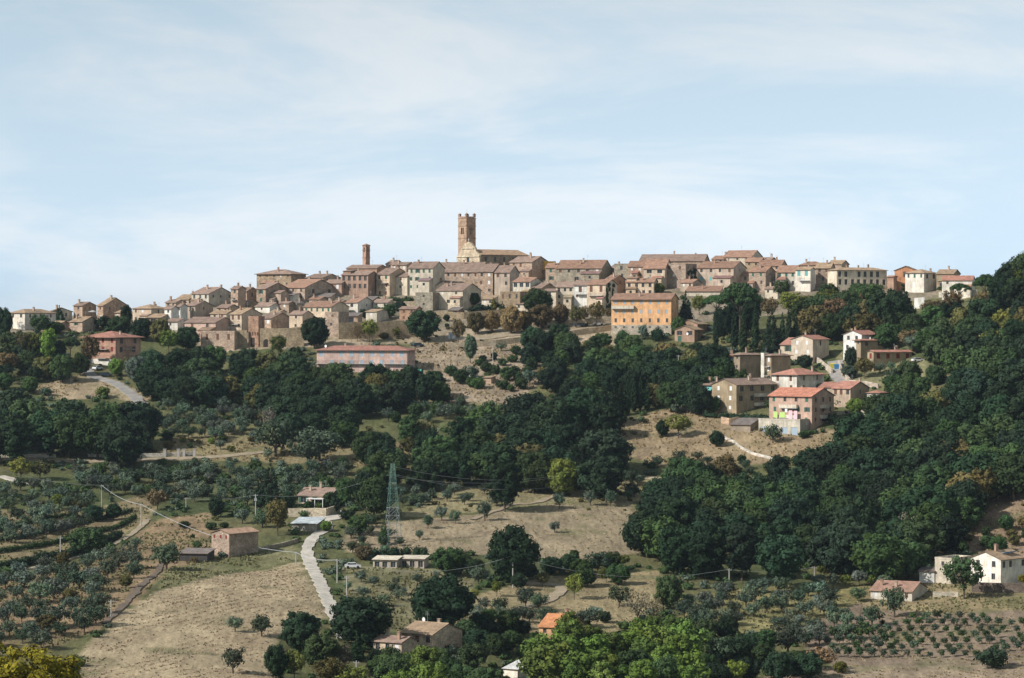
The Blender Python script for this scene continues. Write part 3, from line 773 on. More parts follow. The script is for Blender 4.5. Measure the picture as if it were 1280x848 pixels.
make_kind('broad', 9.5, 10, gen_round(9.5, 1.0, 10, 46, 1.0, 2.0, 0.5), 0.50, 0.8, lambda i: trunk_mb(2.6, 0.3, 6, i, 5, 2.0), 6)
make_kind('loose', 8, 8.5, gen_round(8, 2.2, 8.5, 34, 0.8, 1.3, 0.4), 0.40, 0.55, lambda i: trunk_mb(2.6, 0.2, 5.5, i, 5, 1.8), 5, core=0.6)
make_kind('olive', 5, 4.6, gen_round(5, 0.9, 4.6, 19, 0.6, 1.05, 0.55), 0.27, 0.55, lambda i: trunk_mb(1.1, 0.2, 2.6, i, 4, 1.1), 7, core=0.5)
make_kind('cypress', 2.6, 11, gen_spindle(2.6, 0.5, 10.7, 46, lambda t_: min(1, 0.62 + t_ * 1.6) * (1 - t_ ** 3 * 0.9)), 0.28, 0.7, lambda i: trunk_mb(3, 0.16, 8, i, 0), 3)
make_kind('conifer', 7, 12, gen_tiers(7, 1.4, 11.6, 11), 0.34, 0.75, lambda i: trunk_mb(5, 0.22, 10.5, i, 0), 4)
make_kind('umbrella', 14, 13, gen_umbrella(14, 7.6, 12.8, 54), 0.42, 0.85, lambda i: trunk_mb(6.5, 0.35, 10, i, 6, 3.6), 2)
make_kind('shrub', 4, 3, gen_round(4, 0.0, 3, 15, 0.6, 1.0, 0.4), 0.27, 0.65, lambda i: trunk_mb(0.5, 0.08, 1.4, i, 4, 0.8), 5, core=0.75)
make_kind('young', 2.4, 2.6, gen_round(2.4, 0.5, 2.6, 8, 0.42, 0.7, 0.3), 0.24, 0.6, lambda i: trunk_mb(0.6, 0.06, 1.5, i, 3, 0.4), 4, core=0.7)
make_kind('bare', 6, 7, gen_round(6, 1.0, 7, 22, 0.6, 1.1, 0.3), 0.26, 0.35, lambda i: trunk_mb(1.5, 0.14, 5.5, i, 8, 2.2), 3, core=0.0)
make_kind('palm', 3.4, 4.5, lambda g: [(math.cos(i) * 1.0, math.sin(i) * 1.0, 4.0 - 0.2 * (i % 3), 0.7, 0.28) for i in range(11)], 0.4, 0.6, lambda i: trunk_mb(3.9, 0.16, 4.0, i, 0), 1, core=0.4)
GC = dict(dark=(0.020, 0.038, 0.020), mid=(0.038, 0.066, 0.025), light=(0.088, 0.138, 0.030), yg=(0.115, 0.135, 0.030), yel=(0.30, 0.25, 0.035), brown=(0.14, 0.10, 0.052),
          dbrown=(0.098, 0.090, 0.036), olive=(0.088, 0.122, 0.086), dolive=(0.056, 0.082, 0.052), cyp=(0.020, 0.036, 0.018), pine=(0.036, 0.070, 0.026), grey=(0.13, 0.115, 0.095), pale=(0.24, 0.22, 0.13))
ADJ = dict(dark='dark green', mid='mid green', light='bright green', yg='yellow green', yel='golden yellow', brown='russet brown', dbrown='dull brown green', olive='silvery green',
           dolive='dusky grey green', cyp='blackish green', pine='fresh green', grey='bare greyish', pale='pale straw green')
KN = dict(oak=('oak_tree', 'oak'), tall=('broadleaf_tree', 'slim broadleaf tree'), broad=('broadleaf_tree', 'broadleaf tree'), loose=('plane_tree', 'loose crowned tree'), olive=('olive_tree', 'olive tree'), cypress=('cypress_tree', 'cypress'),
          conifer=('conifer_tree', 'conifer'), umbrella=('stone_pine', 'umbrella pine'), shrub=('shrub', 'shrub'), young=('young_olive_tree', 'young olive'), bare=('bare_tree', 'half bare tree'), palm=('palm_tree', 'small palm'))
TREES = []
ROADS = []
def near_road(x, y, m_=0.0):
    r = np.zeros(np.shape(x), bool)
    for P_, w_ in ROADS:
        for px, py in P_: r |= (x - px) ** 2 + (y - py) ** 2 < (w_ / 2 + m_) ** 2
    return r
NT = [0]
def tree(u, vb, w, h, kind, col, label=None, group=None, at=None):
    P_ = hit(u, vb) if at is None else at
    s = F / P_.y; L, cw, ch_ = KINDS[kind]
    NT[0] += 1; rnd = random.Random(NT[0] * 7 + 3)
    cr_, tr_, jn = L[rnd.randrange(len(L))]
    sc = (w / s / cw, w / s / cw * rnd.uniform(.9, 1.1), h / s / ch_); rz = rnd.uniform(0, 6.28)
    base_c = GC[col] if isinstance(col, str) else col
    cc = tuple(x * rnd.uniform(0.9, 1.1) for x in base_c)
    nm, kw = KN[kind]
    if w >= 13 and kind not in ('shrub', 'young'):
        root = empty(nm, P_, rz); root.scale = sc
        link('crown', cr_, root, color=cc); link('trunk', tr_, root)
    else:
        root = link(nm, jn, None, P_, rz, cc); root.scale = sc
    tag(root, label, 'shrub' if kind == 'shrub' else 'tree', group)
    TREES.append((root, u, vb, w, h))
    return root
def wood(poly, dx, dy, hr, kinds, where, group, asp=1.0, jt=0.45, seed=0, skip=None):
    """trees over the part of the hillside seen inside poly; dx, dy their spacing, hr their height range in metres"""
    rnd = random.Random(seed + 100)
    us = [p[0] for p in poly]; vs = [p[1] for p in poly]
    ul, uh, vl, vh = min(us), max(us), min(vs), max(vs)
    cnt = 0; r = 0; v = vl - 5
    while v < vh + 45:
        u = ul - dx + (dx / 2 if r % 2 else 0)
        while u < uh + dx:
            uu = u + rnd.uniform(-jt, jt) * dx; vv = v + rnd.uniform(-jt, jt) * dy
            kd, co, hf = rnd.choices([k[:3] for k in kinds], [k[3] for k in kinds])[0]
            H_ = rnd.uniform(*hr) * hf
            u += dx
            vc0 = vv - 0.5 * H_ * 4
            if vc0 > vh + 20 or vc0 < vl - 30: continue
            P_ = hit(uu, vv); s = F / P_.y; hp = H_ * s
            if not bool(inpoly(np.float64(uu), np.float64(vv - 0.5 * hp), poly)): continue
            if skip and any(inpoly(np.float64(uu), np.float64(vv - 0.3 * hp), sp) for sp in skip): continue
            if hp < 35 and bool(near_road(np.float64(P_.x), np.float64(P_.y), 1.6)): continue
            L, cw, ch_ = KINDS[kd]
            wp = hp * cw / ch_ * rnd.uniform(0.9, 1.2) * asp
            fu, fv = (uu - ul) / (uh - ul), (vv - 0.5 * hp - vl) / (vh - vl)
            big = (uh - ul) > 250
            pos = (('top', 'upper', 'middle', 'lower', 'bottom')[min(4, max(0, int(fv * 5)))] + (' far left', ' left', ' centre', ' right', ' far right')[min(4, max(0, int(fu * 5)))]) if big else ('upper' if fv < .33 else 'lower' if fv > .66 else 'middle') + (' left' if fu < .33 else ' right' if fu > .66 else ' centre')
            tree(uu, vv, wp, hp, kd, co, '%s %s%s, %s of the %s' % (ADJ[co], 'tall ' if H_ > sum(hr) / 2 else '', KN[kd][1], pos, where), group, at=P_)
            cnt += 1
        v += dy; r += 1
    return cnt
# ------------------------------------------------------------------ the town: left end
house(9, 31, 62, 413, 391, 'H', 'white', '2x2n@0.9,1.2', '3x1n@0.9,1.2', 'cream villa with hipped roof at the far left end of the town', 32, 18, rc='tan')
house(61, 63, 86, 404, 389.5, 'L', 'pale', '', '2x1d@0.9,1.3', 'long low cream wing behind the far left villa', 40, 14, rc='tan', back=4)
house(91, 103, 117, 400, 382, 'L', 'stone', '1x2n', '1x1n', 'stone house, left one of the tall pair beside the white parasol', 30, 16, 'stone', rc='old')
house(121, 129, 154, 403, 382, 'L', 'stone', '1x2n', '2x1d@.8,1', 'stone house with broad shaded gable, right of the white parasol', 30, 20, 'stone', rc='tan')
house(86, 103, 120, 416, 402, 'L', 'stone', '1x1g@.8,.8', '', 'small stone cottage with ivy just above the red roofed villa', 30, 18, 'stone', rc='tan')
house(100, 144.5, 170, 459, 421, 'H', (0.50, 0.31, 0.23), '4x2r@1,1.5', '2x2d@1.6,1.8', 'pink brick villa of three storeys under a broad red hipped roof, left edge of town', 30, 15, rc='red',
      bal=(('f', .62, 6.3, 5), ('f', .62, 3.1, 5), ('s', .5, 6.3, 6), ('s', .5, 3.1, 6)), doors=(('f', .25, 2.2, 2.2, 'white'), ('f', .75, 2.2, 2.2, 'white'), ('s', .5, 3, 2.4, 'dark')), ov=1.3)
_v = HOUSES[-1]; _q = MB(); _q.box(-_v[1] / 2 - .05, _v[1] / 2 + .05, -_v[2] / 2 - .05, _v[2] / 2 - .2, -3, 2.75); _q.build('ground_floor', [M['plaster']], _v[0], color=C['white'])
house(164, 189, 206, 405, 385.5, 'H', 'cream', '3x2n@.8,1', '1x2d', 'cream house with hipped roof and three small top windows above the left trees', 30, 17, rc='tan')
house(205, 214, 222, 409, 386, 'L', 'white', '1x2n', '', 'narrow whitewashed house front beside the hipped cream house', 30, 22, rc='old')
house(221, 225.5, 233, 403, 383, 'L', 'white', '1x2n', '', 'very narrow pale house squeezed between two darker gables', 30, 22, rc='old')
house(232, 244, 263, 399, 382, 'L', 'pinkish', '1x1n@.7,1.2', '1x1n', 'small pinkish house with dark gable below the big pale house on the left ridge', 30, 16, rc='old')
house(219, 236, 250, 385, 374, 'L', 'pinkish', '2x1n', '', 'low pinkish house on the left skyline behind the big pale one', 30, 20, rc='tan', D=9)
house(238, 261, 287, 385, 367, 'L', 'pale', '3x1n@.8,1.3', '3x1d@1,1', 'large pale house with long dark side wall on the left skyline', 30, 16, rc='old', ch=3)
house(288, 297.5, 306, 388, 361, 'L', 'stone', '1x2n@.8,1.2', '', 'tall slim stone house with white balcony on the left slope', 30, 20, 'stone', bal=(('f', .5, 4, 2.4),), rc='old')
house(298, 308.5, 321, 382, 364, 'L', 'stone', '1x2n', '1x1d', 'stone house with dark side wall, second right of the large pale skyline house', 30, 20, 'stone', rc='old')
house(297, 313, 321, 386, 378, 'L', 'brown', '1x1n', '', 'low lean roofed shed below two stone houses on the left slope', 30, 16, 'stone', ch=0)
house(320, 332, 358, 383, 361, 'L', 'stone', '1x2g@.9,1.3', '', 'stone house with green shutter and long dark gable below the square palazzo', 28, 15, 'stone', rc='old')
house(332, 351, 360, 383, 366, 'L', 'stone', '2x2n', '', 'stone wall fronted house between the green shuttered house and the terrace', 28, 14, 'stone', rc='old', ch=0)
house(319, 364, 380, 362, 342, 'H', 'dstone', '5x1n@.6,.8+4x1n@.6,.8', '', 'square brown stone palazzo with wide hipped roof on the left skyline', 25, 15, 'stone', rc='old', ov=.8)
house(351, 381, 418, 378, 359.5, 'L', 'stone', '3x2n@.7,1.1', '2x1d@1.6,1.6', 'stone house with very long rising roof and two dark loggia openings', 30, 15, 'stone', rc='mid', ch=3)
house(381, 404, 424, 362, 347, 'L', 'pinkish', '2x1n', '2x1n', 'low brown roofed house on the skyline left of the brick palace', 30, 12, rc='old', ch=2)
house(405, 427, 430, 370, 354, 'L', 'brick', '2x1w@1,1.6', '', 'pinkish brick house with two white windows left of the brick palace', 22, 16, rc='old', D=9)
house(426, 460, 470, 372, 343.5, 'L', 'redbrick', '5x2d@1,1.7', '', 'big red brick palace with two rows of dark windows below the small bell tower', 22, 15, rc='old', D=10, ch=1)
house(432, 471, 484, 352, 335, 'L', 'brick', '', '', 'long brick church nave with low roof behind the brick palace', 26, 14, rc='old', ch=0)
house(470, 487, 510, 371, 343, 'L', 'cream', '2x1g@1,1.2+2x2b@.8,1.3', '1x2n', 'cream house with long balcony right of the brick palace', 30, 18, rc='old', bal=(('f', .5, 5.5, 5),))
house(482, 492, 503, 345, 330, 'L', 'stone', '1x1n', '', 'small high house with little gable on skyline right of the brick church', 30, 20, rc='old', D=8)
house(490, 508, 515, 350, 331, 'L', 'pinkish', '3x1n@.7,1.3', '', 'pinkish house just under the skyline with flat brown roof, left of cream block', 25, 14, rc='old', D=8)
house(492, 509, 513, 370, 345.5, 'L', 'pale', '1x2n', '', 'pale house with two stepped roofs left of the green shuttered cream block', 28, 17, rc='old', D=10)
house(510, 541, 549, 372, 335, 'L', 'pale', '4x3g@.8,1.3', '', 'tall cream block with three rows of green shutters on the town front', 20, 20, rc='old', D=13)
house(540, 598, 606, 362, 340, 'L', 'stone', '7x1n@.7,1.2+6x1n@.7,1', '', 'very long stone range under a wide brown roof below the church facade', 14, 19, 'stone', rc='old', D=22, ch=3)
house(597, 616, 619, 371, 339.5, 'L', 'stone', '2x3n@.9,1.3', '', 'tall stone house end of the long range with white window', 16, 20, 'stone', rc='old', D=16, ch=1)
house(618, 637, 641, 371, 340.5, 'L', 'pinkish', '2x2n@.9,1.3', '', 'pinkish grey house with small balcony between long range and high stone house', 16, 20, rc='old', D=14)
house(637, 665, 687, 353, 327.5, 'L', 'stone', '3x2b@.9,1.4', '', 'high stone house with brown shutters just right of the church, dark gable', 30, 17, 'stone', rc='old', ch=2)
house(670, 681, 695, 349, 328, 'F', 'yellow', '1x1d@1.4,2.2', '2x1d@1.4,2', 'small bright ochre yellow house with dark openings right of the church', 40, 14)
house(664, 682, 684, 349, 338, 'S', 'brick', '2x1n@.8,1.1', '', 'low brick house front under the ochre yellow house', 15, 14, rc='old', D=5)
house(682, 695, 699, 354, 334.5, 'L', 'stone', '1x2g@.9,1.3', '', 'stone house with hanging white laundry left of the grey barn like block', 15, 20, 'stone', rc='mid', D=9)
house(695, 752, 768.5, 354, 335, 'L', 'grey', '5x1n@1,1.2+1x1d@1.6,1.6', '', 'long grey stone block with red brown roof and black gable end', 16, 20, 'stone', rc='mid', D=17, ch=2)
house(768, 786, 789, 351, 331, 'F', 'grey', '1x2d@.9,1.5', '', 'flat topped grey house standing in the shade of the long grey block', 15, 14, 'stone', D=10)
house(785, 805, 808, 356, 333, 'L', 'stone', '2x3n@.8,1', '', 'plain stone house below the widest skyline roof', 15, 22, 'stone', rc='mid', D=10)
house(804.5, 831, 834, 362, 335.5, 'L', 'cream', '2x1d@1.8,1.3+2x2g@.9,1.3', '', 'cream house with open attic loggia and green shutters', 14, 24, rc='mid', D=16, ch=1)
house(800, 880, 893, 345, 326, 'L', 'stone', '', '', 'broad house whose long brown roof forms the middle of the skyline', 12, 18, 'stone', rc='old', D=16, ch=3)
house(831, 857, 873, 361, 331, 'F', 'stone', '2x1b@1,1.2+1x1n', '2x2d@.9,1.1', 'square stone house with pale roof terrace and ivy on its shaded side', 25, 18, 'stone')
house(838, 858, 868, 345, 325, 'F', 'pale', '1x1n', '', 'pale penthouse storey set back on top of the square stone house', 25, 14, back=6)
house(873, 917, 936, 361, 334.5, 'L', 'pinkish', '4x1n@.9,1.2+4x1t@1,1.6', '1x1n', 'broad pinkish house with teal and green shutters above the stone pines', 26, 19, rc='mid', ch=2)
house(858, 900, 903, 371, 364, 'S', 'pale', '2x1d', '', 'low white wing with brown roof in front of the teal shuttered house', 14, 15, rc='mid', D=7)
house(905, 939, 953, 338, 321, 'L', 'pale', '3x1n@.8,.8', '', 'highest pale house of the right skyline with dark sloping side', 25, 20, rc='mid', D=14, ch=1)
house(932, 950, 953, 343, 327, 'L', 'brown', '2x1n', '', 'small brown house behind the tall narrow shuttered house', 20, 18, rc='mid', D=9)
house(948, 976, 984, 345, 332, 'L', 'stone', '3x1n', '', 'low house under a wide red brown roof on the right skyline', 18, 20, 'stone', rc='mid', D=12, ch=2)
house(917.5, 937, 940, 358, 344, 'L', 'pinkish', '2x1g@.9,1.3', '', 'small house with two green shutters next to the teal shuttered house', 18, 20, rc='mid', D=7)
house(937, 957, 972, 366, 339.5, 'L', 'stone', '2x2g@.8,1.2', '1x2d@.8,1', 'tall narrow stone house with green shutters and black gable end', 28, 20, 'stone', rc='mid')
house(972, 995, 999, 364, 340, 'L', 'pale', '3x1g@.8,1.2+3x1d@.9,1.4', '', 'grey cream house with glazed veranda left of the white modern house', 15, 22, rc='mid', D=12)
house(1000, 1026, 1034, 347, 331, 'H', 'stone', '', '', 'roof with stout chimney on the skyline behind the white modern house', 25, 22, 'stone', rc='mid', ch=1)
house(995, 1013, 1021, 365, 337, 'L', 'white', '2x1t@1.2,2+1x1w@1.4,2', '', 'white modern house with teal glazing and balcony on the right crest', 22, 14, rc='tan', bal=(('f', .6, 4.5, 4),))
house(1020, 1038, 1041, 360, 335, 'L', 'stone', '2x1n@.8,1+1x1d@.9,1.4', '', 'stone house between the white modern house and the large cream palazzo', 15, 18, 'stone', rc='tan', D=12)
house(1037, 1046, 1112, 370, 337.5, 'H', 'pale', '1x1n', '8x2d@1.2,2', 'large cream palazzo with two rows of tall dark windows on the right crest', 68, 14, rc='tan', ch=3)
house(1110, 1117, 1121, 366, 346, 'L', 'redbrick', '', '', 'sliver of a brick house beside the large cream palazzo', 40, 16, rc='mid', ch=0)
house(1119, 1145, 1150, 364, 338, 'R', (0.5, 0.25, 0.14), '1x1d@1,2', '', 'orange brick church front with low pediment on the right crest', 14, 20, rc='tan', D=16, ch=0)
house(1134, 1155, 1175, 366, 341, 'H', 'white', '3x1g@.8,1.3+1x1w@1,2', '2x1d@1.4,1.6', 'white house with three green shutters beside the orange brick church', 40, 17, rc='tan')
house(1172, 1192, 1202, 364, 342, 'L', 'brown', '', '', 'long pale tiled roof house behind the white green shuttered house', 25, 18, rc='tan', D=9, ch=1)
house(1179, 1215, 1223, 371, 350, 'L', 'white', '3x1n', '', 'low white house under a bright red roof at the right end of the crest', 16, 18, rc='red', D=9, ch=0)
house(1242, 1250, 1258, 360, 347, 'L', 'white', '', '', 'red roof showing between the trees of the right hill top', 25, 18, rc='red', D=9, ch=0)
# second rows of the town front
house(287, 302, 324, 417, 392.5, 'L', 'cream', '2x1b@.9,1.5+2x1n', '1x1n', 'cream house with small wooden balcony and broad dark gable on left slope', 30, 17, rc='tan', bal=(('f', .5, 3.4, 3),))
house(318, 337, 345, 392, 383, 'L', 'white', '1x1n@.7,.8', '', 'small bright cream house front on the left slope under green shuttered house', 28, 16, rc='old', D=9)
house(349, 361, 367, 392, 379, 'L', 'stone', '1x1n', '1x1n', 'small stone house with low dark roof in the middle of the left slope', 30, 15, 'stone', rc='old')
house(353, 366.5, 370, 380, 369, 'S', 'white', '1x1w', '', 'white washed hut with a black awning on the left slope', 25, 8, rc='slate', D=5, ch=0)
house(361, 371, 380, 391, 379, 'R', 'grey', '1x1n', '', 'small grey gabled house on the middle of the left slope', 40, 18, rc='slate')
house(378, 414, 434, 398, 383.5, 'L', 'cream', '5x1g@.8,1.2', '', 'long low cream house with green shutters and dark gable on the left slope', 28, 17, rc='mid')
house(378, 413, 416, 379, 371, 'S', 'pinkish', '4x1d@1.2,1.2', '', 'terrace house with dark veranda openings behind the long low cream house', 14, 12, rc='slate', D=6, ch=2)
house(432, 447, 467, 391, 378, 'L', 'white', '1x1d@1.2,1.2', '1x1d@.7,1', 'bright white cottage with grey gable below the brick palace', 30, 17, rc='mid')
house(451, 466, 480, 382, 375, 'L', 'brown', '', '', 'dark tiled shed roof directly below the brick palace', 25, 17, rc='slate', D=8, ch=0)
house(466, 485, 491, 388, 378, 'L', 'pale', '2x1n', '', 'low pale shed right of the bright white cottage', 22, 16, rc='old', D=8, ch=1)
house(457, 471, 485, 403, 389.5, 'L', 'pale', '1x1n', '', 'windowless pale outbuilding on the terrace below the white cottage', 30, 10, rc='tan', ch=0)
house(499, 520, 524, 402, 386, 'L', 'brick', '2x2n', '1x1n', 'ruined brick hut left of the square grey tower house', 20, 14, 'stone', rc='old', D=6, ch=0)
house(519, 541, 549, 389, 367, 'F', 'grey', '1x2d@.8,.9', '', 'square grey brick tower house with two small dark windows', 25, 12, 'stone')
house(531, 545.5, 562, 370, 356.5, 'L', 'pale', '1x1n@.7,1.1', '', 'pale house with dark gable directly behind the square grey tower house', 30, 17, rc='old')
house(545, 578.5, 601, 388, 363, 'L', 'pale', '2x1n+1x1d@1.6,1.2', '', 'cream house with faded red wall painting in the town centre', 26, 18, rc='old', ch=2)
house(570, 600, 604, 366, 357, 'S', 'stone', '2x1d@1.2,1', '', 'low roofed lean to against the long stone range', 12, 14, 'stone', rc='tan', D=6, ch=1)
house(625, 650, 661, 391, 366, 'F', 'brown', '3x1b@.7,1.6', '', 'brown brick block with tall narrow openings below the teal glazed house', 25, 12, 'stone')
house(626, 641, 643, 368, 356.5, 'S', 'pale', '2x1t@1.3,1.6', '', 'little house with teal glazed veranda in the town centre', 14, 14, rc='mid', D=5, ch=0)
house(641, 663, 679, 378, 352, 'L', 'pale', '3x1d@1.4,1.5+2x1n', '', 'cream house with three wide windows below the high stone house', 28, 16, rc='mid')
house(665, 677, 696, 379, 360, 'L', 'brown', '1x1n', '', 'low brown house with dark gable right of the three window house', 28, 16, rc='old')
house(679, 695, 697, 386, 364, 'S', 'pale', '1x2d', '', 'plain cream house front behind the green tree in the town centre', 15, 8, rc='old', D=6, ch=0)
house(695, 717, 720, 385, 358.5, 'L', 'pale', '3x3d@.9,1.2', '', 'pinkish cream house with three rows of dark windows above the avenue', 14, 18, rc='old', D=10)
house(717, 733.5, 736, 386, 356.5, 'L', 'white', '1x1b@1.1,2+2x1n', '', 'bright cream house with balcony above the avenue of brown trees', 14, 18, rc='old', D=11, bal=(('f', .6, 5.6, 4),))
house(734, 757, 773, 389, 355.5, 'L', 'cream', '2x1b@1.1,2.2', '', 'cream house with wide balcony and ivy covered gable above the avenue', 26, 17, rc='mid', bal=(('f', .5, 6, 6),))
house(757, 767, 783, 369, 349, 'L', 'redbrick', '', '1x1d@1,1.4', 'red brick house with dark side right of the ivy covered gable', 30, 17, rc='mid')
house(783, 817, 821, 371, 352.5, 'L', 'cream', '4x2d@1,1.4', '', 'cream house with two rows of dark windows directly behind the orange building', 14, 17, rc='mid', D=8, ch=2)
r_, W_, D_, H_ = house(765, 839, 848, 419, 373.5, 'L', 'orange', '7x2l@.9,1.45', '2x3n', 'large bright orange building with balcony and three rows of shuttered windows', 16, 17, rc='mid', D=12, ov=.9, ch=1, storey=3.45,
      bal=(('f', .2, 9.7, 8.5, 1),))
bb = MB(); bb.box(-W_ / 2 - .06, W_ / 2 + .06, -D_ / 2 - .06, D_ / 2, -3, 3.7); bb.build('stone_basement', [M['stone']], r_, color=C['shade'])
for i in range(7):
    for z_, kk in ((5.4, 'window'), (2.9, 'window')):
        fr, pm = window_meshes(.85, 1.5 if z_ > 4 else .7); w_ = link('window', fr, r_, (-W_ / 2 + W_ * (i + .5) / 7, -D_ / 2 - (.012 if z_ > 4 else .075), z_)); link('pane', pm, w_, (0, -.02, 0))
house(844, 868, 880, 428, 412, 'R', 'brick', '2x1d@1.8,1.4', '', 'small brick lodge with satellite dish and teal door below the orange building', 25, 20, rc='tan', doors=(('f', .25, 1.4, 2.2, 'green'),), dish=(.15, -.52, -2.6), ch=0)
house(848, 872, 886, 424, 405, 'R', 'brick', '1x1n', '', 'taller rear part of the brick lodge, gable rising behind its front roof', 25, 20, rc='tan', ch=0, back=7)
# smaller houses filling the gaps
house(206, 220, 230, 396, 378, 'L', 'pinkish', '2x1n', '', 'plain pinkish house on the left skyline behind the whitewashed fronts', 28, 16, rc='old')
house(143, 150, 160, 404, 391, 'S', 'stone', '1x1n', '', 'low stone shed right of the broad shaded stone gable', 26, 12, 'stone', rc='tan', D=6, ch=0)
house(762, 776, 786, 346, 335, 'L', 'stone', '1x1n', '', 'brown roofed house on the skyline behind the flat topped grey house', 26, 15, 'stone', rc='old', D=9)
house(890, 905, 918, 338, 324, 'L', 'stone', '2x1n', '', 'stone house filling the skyline left of the highest pale house', 24, 15, 'stone', rc='mid', D=10)
house(948, 962, 974, 340, 326, 'L', 'brown', '', '', 'low brown house on the skyline right of the highest pale house', 24, 15, rc='old', D=10, ch=2)
house(1036, 1052, 1062, 344, 330, 'L', 'stone', '', '', 'brown roof rising behind the left end of the cream palazzo', 24, 16, 'stone', rc='tan', D=10)
house(270, 285, 297, 397, 384.5, 'L', 'stone', '2x1n', '', 'small stone house in the hollow below the large pale skyline house', 30, 17, 'stone', rc='old')
house(338, 350, 357, 400, 390, 'L', 'cream', '2x1n', '', 'little cream house above the roof of the gate side houses', 28, 17, rc='tan')
house(386, 400, 408, 384, 374, 'L', 'pinkish', '2x1n', '', 'low pinkish house between terrace house and long low cream house', 26, 16, rc='mid')
house(415, 426, 434, 388, 378, 'L', 'stone', '1x1n', '', 'stone shed with brown roof just left of the bright white cottage', 28, 16, 'stone', rc='old')
house(602, 616, 623, 386, 374, 'S', 'pale', '2x1n', '', 'pale lean to beside the glaring patio in the town centre', 20, 12, rc='tan', D=6, ch=0)
house(851, 866, 878, 366, 353, 'L', 'pinkish', '2x1n', '1x1n', 'pinkish house with small terrace left of the teal shuttered house', 28, 16, rc='mid')
house(905, 920, 930, 376, 363, 'L', 'stone', '2x1n', '', 'low stone house under the two green shutters, above the great pine', 26, 16, 'stone', rc='mid')
house(957, 972, 980, 374, 361, 'L', 'pale', '2x1n', '', 'low pale garden house right of the narrow stone house', 26, 16, rc='old')
house(560, 573, 580, 398, 388, 'S', 'brick', '2x1d', '', 'low brick outhouse below the cream house with wall painting', 20, 12, rc='slate', D=5, ch=0)
house(645, 660, 668, 392, 380, 'S', 'pale', '2x1n', '', 'small pale house half hidden left of the broad green town tree', 20, 12, rc='old', D=6, ch=0)
house(186, 196, 206, 398, 388, 'L', 'stone', '1x1n', '', 'small stone annex behind the hipped cream house on the left', 30, 16, 'stone', rc='old')
house(64, 76, 84, 414, 404, 'L', 'stone', '1x1n', '', 'small stone shed left of the ivy cottage', 30, 16, 'stone', rc='tan', ch=0)
# front of the old town
house(310, 323, 327, 434, 397, 'F', 'redbrick', '1x1n@.4,.5', '', 'brick gate tower with small corbels and a dark arched doorway', 22, 12, 'stone', D=5, name='gate_tower', cat='tower', doors=(('f', .42, 1.8, 3.4, 'dark'),))
house(324, 339, 362, 417, 398, 'L', 'stone', '2x1w@1.2,1.3', '', 'old stone house with two pale walled up windows right of the gate tower', 30, 16, 'stone', rc='old')
house(361, 378, 384, 420, 393, 'L', 'cream', '1x2n', '', 'narrow bright cream house above the town wall left of the big dark tree', 25, 17, rc='old', D=8)
house(406, 423, 428, 422, 391.5, 'F', 'stone', '1x1n@.8,.8+1x1n', '', 'square stone bastion house right of the big dark tree', 22, 10, 'stone', D=9)
house(423, 447, 452, 409, 395, 'S', 'stone', '1x1D@6,2.2', '', 'open loggia with dark roof next to the stone bastion house', 14, 10, 'stone', rc='slate', D=6, ch=0)
house(228, 269.5, 289, 422, 403, 'L', 'pink', '2x1n@1,1.2+3x1n@.6,.8', '', 'pink house with broad roof and black gable in front of the left town slope', 28, 16, rc='old')
house(250, 293, 297, 438, 415.5, 'F', 'stone', '3x1b@.9,2', '', 'low stone hall with three arched windows below the pink house', 12, 10, 'stone', D=7)
house(262, 283, 288, 402, 392, 'L', 'cream', '2x1n', '', 'little cream house above the roof of the pink house', 25, 16, rc='tan', D=7)
house(183, 201, 206, 412, 397, 'S', 'pinkish', '1x1d@2,1.5', '', 'low pinkish shed in front of the hipped cream house on the left', 20, 12, rc='tan', D=6, ch=0)
house(204, 222, 226, 413, 402, 'S', 'white', '1x1n', '', 'small white garden house below the narrow whitewashed fronts', 20, 12, rc='old', D=5, ch=0)
# long pink row
house(394, 509, 519, 466, 437.5, 'H', (0.55, 0.385, 0.32), '9x2l@1.3,1.8', '2x2n', 'long pink row house with red hipped roof and balconies below the old town', 14, 15, rc=(0.37, 0.18, 0.14), D=10, ov=.9, ch=3, dish=(-.42, -.3, .6),
      bal=(('f', .12, 3.1, 8), ('f', .31, 3.1, 8), ('f', .47, 3.1, 8), ('f', .86, 3.1, 8), ('f', .12, .3, 8), ('f', .93, .3, 5)))
# lower right quarter
house(894, 917, 925, 466, 446, 'H', 'white', '2x2t@1.2,1.6', '', 'white house with slate and red roof half hidden by the vine covered trees', 25, 16, rc='ored', D=9, bal=(('f', .7, 2.4, 4),), ch=3)
house(918, 925, 952, 482, 443, 'H', 'brown', '1x2n@.8,1', '', 'grey brown apartment block with blind side wall, upper left of the quarter', 55, 16, rc='old', ch=2, ov=.8)
house(958, 964, 990, 481, 444, 'H', 'brown', '1x3w@.9,1.6', '', 'second grey brown apartment block joined behind a pale stair column', 55, 16, rc='old', ch=1, ov=.8, bal=(('f', .5, 6, 2), ('f', .5, 3, 2)))
house(944, 948, 962, 481, 446, 'H', 'mauve_', '1x3d@1,1.8', '3x3d@1.2,1.6', 'recessed balcony bay between the two grey brown apartment blocks', 55, 14, rc='old', ch=0, back=4) if False else None
house(951.5, 955, 957.5, 480, 443, 'F', 'white', '', '', 'slender pale stair column between the two upper apartment blocks', 45, 10, name='stair_tower', cat='tower')
house(872, 893, 900, 514, 481, 'H', 'brown', '2x2n@.9,1.2', '', 'left wing with teal awning of the large ochre brown apartment block', 30, 15, rc='old', D=12, ov=.8, ch=2, back=3)
